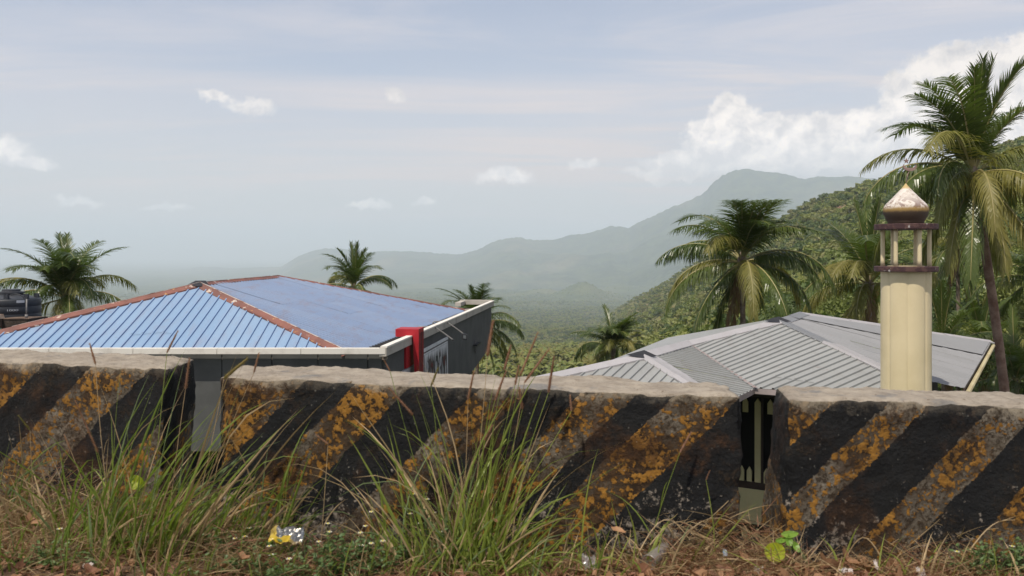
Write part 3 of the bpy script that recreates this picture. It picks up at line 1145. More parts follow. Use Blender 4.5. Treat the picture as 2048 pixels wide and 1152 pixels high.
def side(t, off, zr):
    p = SA.lerp(SB, t) + sn * off
    return (p.x, p.y, CAMZ + zr)


mb = MB()    # near lip
for i in range(7):
    xa = -16.5 + i * (13.57 / 7)
    xb = xa + 13.57 / 7 - (0.012 if i < 6 else 0)
    m2 = MB()
    m2.box(xa, xb, 19.62, 19.80, Z(-2.345), Z(-2.215))
    m2.build('gutter_lip', M['lip_sunlit'], bb)
mb.box(-16.5, -2.95, 19.94, 20.6, Z(-2.52), Z(-2.46))
mb.hexa([(-4.6, 20.0, Z(-2.51)), side(0.01, -0.05, -2.51), side(0.98, -0.05, -2.51), (-2.3, 36.5, Z(-2.51))],
        [(-4.6, 20.0, Z(-2.45)), side(0.01, -0.05, -2.45), side(0.98, -0.05, -2.45), (-2.3, 36.5, Z(-2.45))])
mb.build('gutter_floor', M['gutter_floor'], bb)
for i in range(8):
    t0, t1 = i / 8 - (0.02 if i == 0 else 0), (i + 1) / 8 - 0.001
    m2 = MB()
    m2.hexa([side(t0, -0.10, -2.40), side(t0, 0.07, -2.40), side(t1, 0.07, -2.40), side(t1, -0.10, -2.40)],
            [side(t0, -0.10, -2.205), side(t0, 0.07, -2.205), side(t1, 0.07, -2.205), side(t1, -0.10, -2.205)])
    m2.build('gutter_lip', M['gutter_concrete'], bb)  # darker concrete tone paints the shade on the side lip
    m2 = MB()
    m2.hexa([side(t0, -0.07, -2.205), side(t0, 0.09, -2.205), side(t1, 0.09, -2.205), side(t1, -0.07, -2.205)],
            [side(t0, -0.07, -2.165), side(t0, 0.09, -2.165), side(t1, 0.09, -2.165), side(t1, -0.07, -2.165)])
    m2.build('lip_lit_top', M['lip_sunlit'], bb)  # white strip paints the sunlit top of the lip
m2 = MB()
m2.obox(side(0.985, -1.45, -2.34), sn * 1.45, sdv * 0.28, Vector((0, 0, 0.20)))
m2.obox(side(0.985, -1.45, -2.34), sn * 0.25, -sdv * 1.2, Vector((0, 0, 0.16)))
m2.build('corner_upstand', M['gutter_concrete'], bb)
# front wall in panels
xs_ = [-16.3, -14.2, -11.9, -9.7, -8.0, -6.8, -5.63, -4.55, -3.38, -3.05]
for a, b in zip(xs_[:-1], xs_[1:]):
    m2 = MB()
    m2.box(a + 0.012, b - 0.012, 19.92, 20.12, Z(-4.66), Z(-2.36))
    m2.build('wall_panel', M['wall_grey'], bb)
m2 = MB()
m2.box(-16.3, -3.1, 19.95, 20.10, Z(-4.64), Z(-2.37))
m2.build('wall_joint', M['wall_joint'], bb)
# side wall with raked foot at the far end
m2 = MB()
po = [(0.0, -9.2), (0.62, -9.2), (0.62, -5.1), (0.688, -4.62), (0.995, -4.18), (0.995, -2.40), (0.0, -2.40)]
m2.hexa([side(t, -0.04, z) for t, z in po], [side(t, -0.26, z) for t, z in po])
m2.build('side_wall', M['wall_grey'], bb)
m2 = MB()
po = [(0.60, -9.2), (0.66, -5.1), (0.72, -4.72), (0.99, -4.30), (0.99, -2.5), (0.60, -2.5)]
m2.hexa([side(t, -0.27, z) for t, z in po], [side(t, -6.0, z) for t, z in po])
m2.build('rear_block', M['dark_masonry'], bb)
m2 = MB()
m2.box(-16.4, -3.2, 20.3, 34.0, Z(-9.2), Z(-2.40))
m2.build('inner_block', M['interior_shade'], bb)  # block coloured black as the darkness below the overhanging front wall
# red inverted-L bracket pillar
cx = 0.118
m2 = MB()
b0 = Vector(side(cx, -0.36, -2.20))
m2.obox(b0, sn * 0.62, sdv * 0.62, Vector((0, 0, 0.20)))
o1 = Vector(side(cx, 0.10, 0)); o1.z = 0
zt, zb = Z(-2.20), Z(-3.7)
w0, w1 = 0.16, 0.09
top4 = [o1 + Vector((0, 0, zt)), o1 + sn * w0 + Vector((0, 0, zt)), o1 + sn * w0 + sdv * 0.62 + Vector((0, 0, zt)), o1 + sdv * 0.62 + Vector((0, 0, zt))]
bot4 = [o1 + sn * 0.07 + Vector((0, 0, zb)), o1 + sn * (0.07 + w1) + Vector((0, 0, zb)), o1 + sn * (0.07 + w1) + sdv * 0.62 + Vector((0, 0, zb)), o1 + sn * .07 + sdv * 0.62 + Vector((0, 0, zb))]
m2.hexa(bot4, top4)
m2.build('bracket_pillar', M['red_paint'], bb)
m2 = MB()
for k in range(3):
    a = 0.10 + k * 0.18
    q = o1 + sn * (w0 + 0.003) + sdv * a
    q2 = o1 + sn * (0.07 + w1 + 0.003) + sdv * a
    m2.hexa([q2 + Vector((0, 0, zb)), q2 + sn * 0.004 + Vector((0, 0, zb)), q2 + sn * 0.004 + sdv * 0.09 + Vector((0, 0, zb)), q2 + sdv * 0.09 + Vector((0, 0, zb))],
            [q + Vector((0, 0, zt + 0.1)), q + sn * 0.004 + Vector((0, 0, zt + 0.1)), q + sn * 0.004 + sdv * 0.09 + Vector((0, 0, zt + 0.1)), q + sdv * 0.09 + Vector((0, 0, zt + 0.1))])
m2.build('stained_strip', M['red_stained'], bb)
m2 = MB()
m2.obox(side(cx - 0.02, -0.035, -2.98), sn * 0.05, sdv * 1.0, Vector((0, 0, 0.56)))
m2.build('red_panel', M['red_paint'], bb)
m2 = MB()
m2.obox(side(cx - 0.035, -0.035, -4.5), sn * 0.055, sdv * 1.2, Vector((0, 0, 1.50)))
m2.build('white_panel', M['white_panel'], bb)

# painted board hanging on the side wall
mur = empty('drip_painted_board', side(0.3, -0.02, -4.2), 'dark board on the grey side wall, painted with white dripping icing and pale upright strokes', 'sign board')
m2 = MB()
po = [(0.205, -4.9), (0.405, -4.9), (0.405, -2.72), (0.205, -2.72)]
m2.hexa([side(t, -0.035, z) for t, z in po], [side(t, 0.02, z) for t, z in po])
m2.build('board', M['mural_dark'], mur)


def flat(pts, off, dep, name, mat):
    m3 = MB()
    m3.hexa([side(t, off, z) for t, z in pts], [side(t, off + dep, z) for t, z in pts])
    return m3.build(name, mat, mur)


T0, T1 = 0.205, 0.405
flat([(T0, -2.80), (T1, -2.80), (T1, -2.70), (T0, -2.70)], 0.0205, 0.02, 'top_rail', M['mural_white'])
flat([(T0, -2.90), (T1, -2.90), (T1, -2.85), (T0, -2.85)], 0.0205, 0.008, 'rail_line', M['mural_white'])
flat([(T0, -4.9), (T0 + 0.006, -4.9), (T0 + 0.006, -2.91), (T0, -2.91)], 0.0205, 0.012, 'side_rail', M['mural_white'])
flat([(T1 - 0.006, -4.9), (T1, -4.9), (T1, -2.91), (T1 - 0.006, -2.91)], 0.0205, 0.012, 'side_rail', M['mural_white'])
r2 = random.Random(8)
tt = T0 + 0.012
while tt < T1 - 0.02:
    wdt = r2.uniform(0.008, 0.018)
    dl = r2.uniform(0.12, 0.5)
    flat([(tt + wdt / 2, -2.91 - dl), (tt + wdt * .8, -2.91 - dl * .4), (tt + wdt, -2.91), (tt, -2.91), (tt + wdt * .2, -2.91 - dl * .4)], 0.0205, 0.006, 'drip', M['mural_white'])
    tt += wdt
tt = T0 + 0.016
while tt < T1 - 0.02:
    flat([(tt, -4.9), (tt + 0.005, -4.9), (tt + 0.005, r2.uniform(-3.75, -3.3)), (tt, r2.uniform(-3.75, -3.3))], 0.0205, 0.006, 'stroke', M['mural_white' if r2.random() < .6 else 'mural_grey'])
    tt += r2.uniform(0.009, 0.020)
for k in range(5):
    tc, zc = T0 + 0.03 + 0.035 * k, -3.35 + 0.12 * r2.uniform(-1, 1)
    flat([(tc + 0.010 * math.cos(a), zc + 0.16 * math.sin(a)) for a in [i * math.pi / 4 for i in range(8)]], 0.0205, 0.004, 'blot', [M['mural_grey'], M['red_stained'], M['mural_grey']][k % 3])

# flood lights on bent arms
for i, (tl, a, bx, c, head) in enumerate((
        (0.289, (836, 660), (836, 654), (867, 653), (905, 679)),
        (0.391, (866, 645), (868, 643), (891, 643), (926, 667)))):
    YY = (25.2, 27.1)[i]
    fl_ = empty('flood_light', P(a[0], a[1], YY), ['bare bent lamp arm over the gutter, just behind the red pillar', 'bent lamp arm with a small square black flood light at its end'][i], 'flood light', 'lamp arms on the gutter lip of the blue roofed building')
    m2 = MB()
    pts = [P(a[0], 668 if i == 0 else 655, YY), P(a[0], a[1], YY), P(bx[0] + 1, bx[1], YY), P(c[0], c[1], YY), P((c[0] + head[0]) / 2, (c[1] + head[1]) / 2 - 1, YY), P(*head, YY)]
    m2.tube(pts, 0.022, 6)
    m2.build('arm', M['grey_pipe'], fl_)
    if i == 1:
        h = P(929, 672, YY)
        m2 = MB()
        m2.obox(h + Vector((-0.07, -0.10, -0.10)), (0.15, 0.05, -0.03), (0.0, 0.12, 0), (0.0, 0.03, 0.18))
        m2.build('lamp_housing', M['black_metal'], fl_)
        m2 = MB()
        m2.obox(h + Vector((-0.035, -0.108, -0.065)), (0.09, 0.03, -0.018), (0, 0.006, 0), (0.0, 0.018, 0.10))
        m2.build('lamp_glass', M['lamp_dark'], fl_)
    else:
        m2 = MB()
        h = P(906, 680, YY)
        m2.obox(h + Vector((-0.03, -0.03, -0.03)), (0.06, 0, 0), (0, 0.06, 0), (0, 0, 0.05))
        m2.build('end_bracket', M['black_metal'], fl_)
wb = empty('wall_bracket', side(0.72, 0.0, -3.7), 'small dark T-shaped bracket low on the far end of the grey side wall', 'bracket')
m2 = MB()
m2.obox(side(0.700, 0.0, -3.62), sn * 0.16, sdv * 1.1, Vector((0, 0, 0.05)))
m2.build('shelf_bar', M['black_metal'], wb)
m2 = MB()
m2.obox(side(0.728, -0.03, -3.95), sn * 0.05, sdv * 0.06, Vector((0, 0, 0.5)))
m2.build('upright', M['grey_pipe'], wb)

# ------------------------------------------------------------------ terrace with water tank behind
ter = empty('brick_terrace', (-17, 27, Z(-9)), 'rough unplastered brown masonry terrace carrying the black water tank', 'building')
YT = 27.0


def tx(px, Y=YT):
    return (px - 1024) / F * Y


def tz(py, Y=YT):
    return CAMZ - (py - HZ) / F * Y


m2 = MB(); m2.box(tx(-260), tx(92), YT - 1.2, YT + 3.5, Z(-9.2), tz(655)); m2.build('wall', M['rough_masonry'], ter)
m2 = MB(); m2.box(tx(41), tx(94), YT - 1.0, YT - 0.2, tz(654), tz(633.5)); m2.build('parapet_block', M['dark_masonry'], ter)
m2 = MB(); m2.box(tx(40), tx(95), YT - 1.02, YT - 0.18, tz(633.5), tz(632)); m2.build('coping', M['rough_masonry'], ter)
m2 = MB(); m2.box(tx(-80), tx(20), YT - 1.3, YT - 0.9, tz(660), tz(636)); m2.build('parapet_block', M['rough_masonry'], ter)
m2 = MB(); m2.box(tx(18), tx(42), YT - 1.25, YT - 0.8, tz(655), tz(649)); m2.build('parapet_block', M['pale_block'], ter)
m2 = MB(); m2.box(tx(-20), tx(44), YT - 0.9, YT + 1.5, tz(656), tz(640)); m2.build('tank_plinth', M['dark_masonry'], ter)
pb = MB()
pb.hexa([(tx(26), YT - 1.2, tz(632)), (tx(44), YT - 1.2, tz(632)), (tx(44), YT - 0.9, tz(632)), (tx(26), YT - 0.9, tz(632))],
        [(tx(29), YT - 1.2, tz(624)), (tx(41), YT - 1.2, tz(624)), (tx(41), YT - 0.9, tz(624)), (tx(29), YT - 0.9, tz(624))])
tag(pb.build('concrete_block', M['pale_block']), 'pale tapered concrete block sitting in front of the black water tank', 'block')
pb = MB(); pb.box(tx(33), tx(42), YT - 1.1, YT - 0.95, tz(650), tz(632.2))
tag(pb.build('short_post', M['rough_masonry']), 'short weathered post holding up the pale block by the tank', 'post')

tk = empty('water_tank', (tx(10), YT + 0.3, tz(641)), 'black ribbed plastic water tank marked 1000 with a stepped lid', 'water tank')
tcx, tcy, tr_ = tx(8), YT + 0.3, 0.90
m2 = MB()
prof = [(tr_ * 0.97, tz(643)), (tr_, tz(640)), (tr_, tz(629)), (tr_ * 0.99, tz(628)), (tr_ * 0.99, tz(626.5)), (tr_, tz(625.5)), (tr_, tz(614)), (tr_ * 0.99, tz(613)),
        (tr_ * 0.99, tz(611.5)), (tr_, tz(610.5)), (tr_, tz(600)), (tr_ * 0.97, tz(598)), (tr_ * 0.88, tz(596.5))]
m2.lathe((tcx, tcy), prof, 40)
m2.build('body', M['tank_black'], tk, True)
m2 = MB()
prof = [(tr_ * 0.88, tz(596.4)), (tr_ * 0.62, tz(592)), (tr_ * 0.42, tz(588.5)), (tr_ * 0.40, tz(587))]
m2.lathe((tcx, tcy), prof, 12)
m2.build('shoulder', M['tank_lid'], tk)
m2 = MB()
m2.lathe((tcx + 0.05, tcy), [(0.40, tz(587)), (0.40, tz(584)), (0.27, tz(583.5)), (0.27, tz(579.5)), (0.24, tz(579))], 20)
m2.build('lid', M['tank_lid'], tk)
for k in range(4):
    m2 = MB()
    a = -1.9 + k * 0.75
    c = Vector((tcx + math.cos(a) * tr_ * 0.85, tcy + math.sin(a) * tr_ * 0.85, tz(597)))
    m2.obox(c - Vector((0.06, 0.05, 0)), (0.13, 0, 0), (0, 0.1, 0), (0, 0, tz(588) - tz(597)))
    m2.build('lug', M['tank_black'], tk)


def text_mesh(body, size, mat, name, loc, parent, ext=0.004, curve_r=None, sx=1.0):
    cu = bpy.data.curves.new('t', 'FONT')
    cu.body = body
    cu.size = size
    cu.extrude = ext
    cu.align_x = 'CENTER'
    ob = bpy.data.objects.new('t', cu)
    COL.objects.link(ob)
    dg = bpy.context.evaluated_depsgraph_get()
    me = bpy.data.meshes.new_from_object(ob.evaluated_get(dg))
    bpy.data.objects.remove(ob)
    me.name = name
    me.materials.clear()
    me.materials.append(mat)
    rl = root_loc(parent)
    for v in me.vertices:
        x, y, z = v.co.x * sx, v.co.z, v.co.y
        wx = loc[0] + x
        wy = loc[1] - y
        if curve_r is not None:
            cxx, cyy, rr = curve_r
            a = math.asin(max(-1, min(1, (wx - cxx) / rr)))
            wy = cyy - (rr + 0.003 + y) * math.cos(a)
        v.co = (wx - rl.x, wy - rl.y, loc[2] + z - rl.z)
    return place(name, me, parent)


text_mesh('1000', 0.085, M['print_white'], 'capacity_number', (tx(18, 26.4), 0, tz(620.5)), tk, curve_r=(tcx, tcy, tr_ * 1.0), sx=1.6)
m2 = MB()
lab = []
for i in range(9):
    a = 0.74 + 0.26 * i / 8
    for zz in (604.5, 599.5):
        lab.append((tcx + math.sin(a) * (tr_ + 0.006), tcy - math.cos(a) * (tr_ + 0.006), tz(zz)))
m2.add(lab, [(2 * i, 2 * i + 2, 2 * i + 3, 2 * i + 1) for i in range(8)])
m2.build('label', M['print_white'], tk)
m2 = MB()
m2.tube([(tx(x), YT - 0.6, tz(y)) for x, y in ((44, 588), (52, 586.5), (60, 587), (67, 591), (72, 598), (75, 607), (76.5, 618), (77.5, 627))], 0.022, 6)
m2.build('overflow_hose', M['tank_black'], tk, True)
pp = MB()
pp.tube([(tx(78), YT - 0.7, tz(632)), (tx(78.6), YT - 0.7, tz(596))], 0.022, 6)
pp.tube([(tx(78), YT - 0.7, tz(632)), (tx(78.05), YT - 0.7, tz(626))], 0.045, 8)
tag(pp.build('vent_pipe', M['grey_pipe'], None, True), 'thin grey upright pipe standing beside the black water tank', 'pipe')
hp = MB()
hp.tube([(tx(x), YT - 1.3, tz(y)) for x, y in ((-12, 632), (-4, 632.5), (1, 635), (4, 640), (10, 644), (20, 643), (32, 642.4), (40, 643.5), (46, 647), (50, 652), (52, 657))], 0.024, 6)
tag(hp.build('garden_hose', M['hose_teal'], None, True), 'teal hose curling over the masonry below the water tank', 'hose')

# ------------------------------------------------------------------ grey-roofed building
gb = empty('grey_roofed_building', (7, 23, Z(-10)), 'low cream building under a pale grey ribbed metal roof with a small side wing', 'building')
E0 = V3(4.14, 17.0, -3.05)
ed_ = Vector((0.876, -0.483, 0)); dd = Vector((0.483, 0.876, 0))
D0 = E0 - ed_ * 4.9
Bp = V3(3.15, 20.5, -2.50)
Jp = V3(4.83, 23.4, -2.50)
Vp = V3(5.45, 19.2, -3.05)
Aq = V3(7.5, 24.0, -1.95)
Af = V3(9.11, 26.9, -1.95)
C1 = Vp + ed_ * 3.9
C3 = V3(16.2, 28.8, -3.05)
C2 = V3(10.13, 19.1, -3.05)
Lc = Jp + (Jp - Aq) * 1.0
Lc.z = Z(-3.05)
Lc = V3(2.3, 22.9, -3.05)
BL = V3(5.6, 30.5, -3.05)
nrm_ = (C3 - C1).cross(Aq - C1).normalized()


def onplane(px, py):
    d = P(px, py, 1) - Vector((0, 0, CAMZ))
    o_ = Vector((0, 0, CAMZ))
    tq = (C1 - o_).dot(nrm_) / d.dot(nrm_)
    return o_ + d * tq


Nn = onplane(1800, 752)
rg = random.Random(21)
roof_slope(gb, [M['sheet_grey'], M['rib_shade_grey']], [Jp, Vp, C1], [Jp, Aq, C1], 0.235, 4, lap=0.45, rng=rg)
roof_slope(gb, [M['sheet_grey'], M['rib_shade_grey']], [E0, Vp, Jp], [E0, Bp, Jp], 0.235, 4, lap=0.2, rng=rg)
roof_slope(gb, [M['sheet_grey'], M['rib_shade_grey']], [D0, E0], [D0, Bp, E0], 0.235, 4, lap=0.1, rng=rg)
hipN = Aq.lerp(C1, 0.80)
roof_slope(gb, [M['sheet_grey_pale']], [hipN, Nn, C2, C3], [hipN, Aq, Af, C3], 0.235, 4, rib=0.012, lap=0.6, rng=rg, over=0.03)
mb = MB()
mb.add([D0, Bp, Jp, Lc, BL, Af, C3, Aq, V3(2.2, 21.6, -3.05)], [(0, 8, 2, 1), (4, 3, 7, 5), (4, 5, 6)])
mb.build('rear_roof', M['sheet_grey'], gb)
# upper overlapping layer of darker sheets on the far slope
mb = MB()
up = Vector((0, 0, 0.04))
q = C2.lerp(C3, 0.62)
mb.quad(Af + up, Aq.lerp(Af, 0.55) + up, q + up, C3 + up)
mb.build('overlay_sheet', M['sheet_grey_pale'], gb)
cr = random.Random(6)
ridge_cap(gb, M['cap_grey'], Bp, D0, wing(Bp, D0, E0, 0.30), wing(Bp, D0, Lc, 0.3), rng=cr)
ridge_cap(gb, M['cap_grey'], Jp + Vector((0, 0, .02)), Bp + Vector((0, 0, .02)), wing(Jp, Bp, Vp, 0.26), wing(Jp, Bp, Lc, 0.3), rng=cr)
ridge_cap(gb, M['cap_grey'], Bp, E0, wing(Bp, E0, D0, 0.10), wing(Bp, E0, Vp, 0.36), rng=cr)
ridge_cap(gb, M['cap_grey'], Aq, Jp, wing(Aq, Jp, Vp, 0.32), wing(Aq, Jp, BL, 0.3), rng=cr)
mid = Aq.lerp(C1, 0.34)
ridge_cap(gb, M['cap_dark'], Aq, mid, wing(Aq, C1, Vp, 0.05), wing(Aq, C1, C3, 0.42), rng=cr)
ridge_cap(gb, M['cap_grey'], mid, hipN, wing(Aq, C1, Vp, 0.05), wing(Aq, C1, C3, 0.46), rng=cr)
ridge_cap(gb, M['cap_dark'], Aq, Af, wing(Aq, Af, C3, 0.30), wing(Aq, Af, BL, 0.3), rng=cr)
ridge_cap(gb, M['cap_grey'], Af, C3, wing(Af, C3, C1, 0.20), wing(Af, C3, BL, 0.3), rng=cr)
# valley gutter, open peaks
mb = MB()
vl = Vector((0, 0, 0.018))
a_, b_ = Vp + (Vp - Jp) * 0.03, Jp
mb.quad(a_ - ed_ * 0.05 + vl * 2, a_ + ed_ * 0.05 + vl * 2, b_ + ed_ * 0.03 + vl * 2, b_ - ed_ * 0.03 + vl * 2)
mb.build('valley_gutter', M['valley_metal'], gb)
for pk in (Aq, Bp):
    mb = MB()
    mb.add([pk + Vector((-0.42, -0.12, 0.045)), pk + Vector((0.0, -0.30, -0.015)), pk + Vector((0.34, -0.16, 0.02)), pk + Vector((0.05, 0.08, 0.14))], [(0, 1, 2, 3)])
    mb.build('peak_patch', M['black_metal'], gb)
# eaves boards
for a, b in ((Vp, C1), (E0, Vp), (D0, E0)):
    mb = MB()
    d = (b - a).normalized()
    outw = Vector((d.y, -d.x, 0))
    if outw.dot(dd) > 0 and abs(d.dot(ed_)) > 0.5:
        outw = -outw
    mb.obox(a + outw * 0.02 - Vector((0, 0, 0.13)), b - a, outw * 0.03, Vector((0, 0, 0.12)))
    mb.build('eaves_board', M['fascia_pink'], gb)
for a, b in ((C2, C3),):
    mb = MB()
    d = (b - a).normalized()
    outw = Vector((d.y, -d.x, 0))
    mb.obox(a - Vector((0, 0, 0.16)), b - a, outw * 0.03, Vector((0, 0, 0.15)))
    mb.build('eaves_board', M['dark_brown_paint'], gb)
    mb = MB()
    mb.tube([a + outw * 0.10 - Vector((0, 0, 0.10)) + (b - a) * f for f in (0, .25, .5, .75, 1)], 0.055, 8)
    mb.tube([a + outw * 0.10 - Vector((0, 0, 0.10)), a + outw * 0.10 - Vector((0.05, 0.05, 1.3))], 0.05, 8)
    mb.build('gutter_pipe', M['cream_dirty'], gb)
mb = MB()
mb.obox(C2 + Vector((-0.55, -0.05, -0.20)), (0.6, 0, 0), (0, 0.3, 0), (0, 0, 0.10))
mb.build('eaves_end', M['fascia_pink'], gb)

# body under the roof, seen through the parapet gap
F0 = Vp + dd * 1.75 - ed_ * 0.30


def fp(s, dep, zr):
    q_ = F0 + ed_ * s + dd * dep
    return Vector((q_.x, q_.y, CAMZ + zr * 1.067))


def fbox(s0, s1, d0, d1, z0, z1, name, mat, parent=gb):
    m3 = MB()
    m3.hexa([fp(s0, d0, z0), fp(s1, d0, z0), fp(s1, d1, z0), fp(s0, d1, z0)], [fp(s0, d0, z1), fp(s1, d0, z1), fp(s1, d1, z1), fp(s0, d1, z1)])
    return m3.build(name, mat, parent)


fbox(-1.2, 3.6, 0.55, 9.0, -10.5, -3.25, 'inner_block', M['interior_shade'])  # black mass paints the unlit space behind the pickets
fbox(-1.2, 3.6, 0.0, 0.12, -5.46, -5.30, 'sill_beam', M['dark_brown_paint'])
fbox(-1.2, 3.6, -0.02, 0.14, -6.18, -5.46, 'parapet_panel', M['cream_wall'])
fbox(-1.2, 3.6, -0.10, 0.16, -6.235, -6.182, 'ledge', M['cream_dirty'])
fbox(-1.2, 3.6, 0.02, 0.12, -3.34, -3.22, 'head_beam', M['dark_brown_paint'])
fbox(-1.2, 3.6, 0.0, 0.12, -10.5, -6.75, 'lower_wall', M['cream_dirty'])


def picket(s, w_, z0, z1, point, name='picket', mat=None, dep=0.0):
    pts = [(s - w_ / 2, z0), (s + w_ / 2, z0), (s + w_ / 2, z1), (s, z1 + point), (s - w_ / 2, z1)]
    m3 = MB()
    m3.hexa([fp(a, dep, z) for a, z in pts], [fp(a, dep + 0.05, z) for a, z in pts])
    return m3.build(name, mat or M['cream_wall'], gb)


def rbox(s0, s1, z0, z1):
    return fbox(s0, s1, 0.0, 0.05, z0, z1, 'mullion', M['dark_brown_paint'])


for k in range(-2, 6):
    s = 0.0 + 0.60 * k
    picket(s, 0.145, -5.295, -3.46, 0.10, 'tall_post')
    picket(s + 0.30, 0.13, -3.70, -3.46, 0.10, 'short_picket')
    picket(s + 0.395, 0.12, -5.295, -5.05, 0.10, 'short_picket')
    picket(s + 0.205, 0.12, -5.295, -5.05, 0.10, 'short_picket')
    rbox(s + 0.085, s + 0.125, -5.295, -3.34)
    picket(s - 0.02, 0.14, -6.75, -6.46, 0.12, 'low_picket')
    picket(s + 0.28, 0.14, -6.75, -6.46, 0.12, 'low_picket')

# ------------------------------------------------------------------ minaret
MX, MY = 8.34, 18.0
mi = empty('minaret', (MX, MY, Z(-8.5)), 'cream lobed minaret with open lantern, maroon rings and flaking onion dome', 'minaret')


def mz(py):
    return CAMZ - (py - HZ) / F * MY


def lobed(r):
    n = 8
    vs = []
    for k in range(n):
        c = R(-87.5 + 45 * k)
        for j in range(9):
            a = R(-22.5 + 45 * j / 9)
            # convex lobe over each eighth
            rr = r * (0.955 + 0.045 * math.cos(a * 180 / 22.5 / math.pi * math.pi / 2) ** 0.45)
            vs.append((rr * math.cos(c + a), rr * math.sin(c + a)))
    return vs


ring = lobed(0.50)
m2 = MB()
zs = [Z(-8.5)] + [mz(780 - 24 * i) for i in range(10)] + [mz(543)]
vs = []
for z in zs:
    vs += [(MX + a, MY + b, z) for a, b in ring]
n = len(ring)
fs = []
for i in range(len(zs) - 1):
    for k in range(n):
        fs.append((i * n + k, i * n + (k + 1) % n, (i + 1) * n + (k + 1) % n, (i + 1) * n + k))
m2.add(vs, fs)
m2.add([(MX + a, MY + b, mz(543)) for a, b in ring], [tuple(range(n))])
m2.build('shaft', M['minaret_cream'], mi)


def disc(name, r, z0, z1, n=40, seed=1):
    m3 = MB()
    wob = lambda a, z: 1 + 0.012 * mnoise.noise(Vector((math.cos(a) * 3, math.sin(a) * 3, seed)))
    m3.lathe((MX, MY), [(r * 0.98, z0), (r, z0 + 0.01), (r, z1 - 0.01), (r * 0.985, z1)], n, wob=wob)
    return m3.build(name, M['ring_maroon'], mi)


disc('lower_ring', 0.625, mz(543), mz(532.5))
disc('upper_ring', 0.625, mz(459.5), mz(448.5), seed=4)
m2 = MB(); m2.lathe((MX, MY), [(0.36, mz(532.5)), (0.36, mz(531))], 32); m2.build('lantern_floor', M['cream_dirty'], mi)
for k in range(6):
    a = R(-140 + 60 * k)
    cx_, cy_ = MX + 0.45 * math.cos(a), MY + 0.45 * math.sin(a)
    m2 = MB()
    m2.lathe((cx_, cy_), [(0.048, mz(532.5)), (0.045, mz(520)), (0.042, mz(470)), (0.046, mz(459.5))], 10)
    m2.build('column', M['minaret_cream'], mi, True)
m2 = MB()
prof = [(0.36, mz(448.5)), (0.355, mz(444)), (0.375, mz(440)), (0.410, mz(434)), (0.438, mz(427)), (0.447, mz(421)), (0.437, mz(415)), (0.400, mz(409)), (0.330, mz(402)),
        (0.268, mz(396)), (0.212, mz(390)), (0.162, mz(385)), (0.115, mz(380)), (0.070, mz(375)), (0.032, mz(370.5)), (0.010, mz(367))]
m2.lathe((MX, MY), prof, 48, wob=lambda a, z: 1 + 0.012 * mnoise.noise(Vector((math.cos(a) * 2, math.sin(a) * 2, z * 4))))
m2.build('onion_dome', M['dome_paint'], mi, True)
fin = MB()
fin.tube([(MX, MY, mz(369)), (MX + 0.03, MY, mz(352)), (MX + 0.07, MY, mz(342))], [0.010, 0.008, 0.008], 6)
fo = fin.build('finial_rod', M['crescent_metal'], mi, True)
m2 = MB()
cc = Vector((MX + 0.085, MY, mz(333)))
N = 20
oc, ic = [], []
for i in range(N + 1):
    a = R(150 + 240 * i / N)
    oc.append(cc + Vector((0.145 * math.cos(a), 0, 0.10 * math.sin(a))))
    a2 = a
    ic.append(cc + Vector((0.128 * math.cos(a2), 0, 0.03 + 0.062 * math.sin(a2))))
vs = []
for i in range(N + 1):
    for dy in (-0.015, 0.015):
        vs += [oc[i] + Vector((0, dy, 0)), ic[i] + Vector((0, dy, 0))]
fs = []
for i in range(N):
    b = i * 4; c = b + 4
    fs += [(b, c, c + 1, b + 1), (b + 2, b + 3, c + 3, c + 2), (b, b + 2, c + 2, c), (b + 1, c + 1, c + 3, b + 3)]
m2.add(vs, fs)
m2.build('crescent', M['crescent_metal'], mi)
m2 = MB()
st = []
for i in range(10):
    a = R(90 + 36 * i); r_ = 0.060 if i % 2 == 0 else 0.026
    st.append((MX + 0.01 + r_ * math.cos(a), mz(322) + r_ * math.sin(a)))
m2.hexa([(a, MY - 0.012, b) for a, b in st], [(a, MY + 0.012, b) for a, b in st])
m2.build('star', M['crescent_metal'], mi)
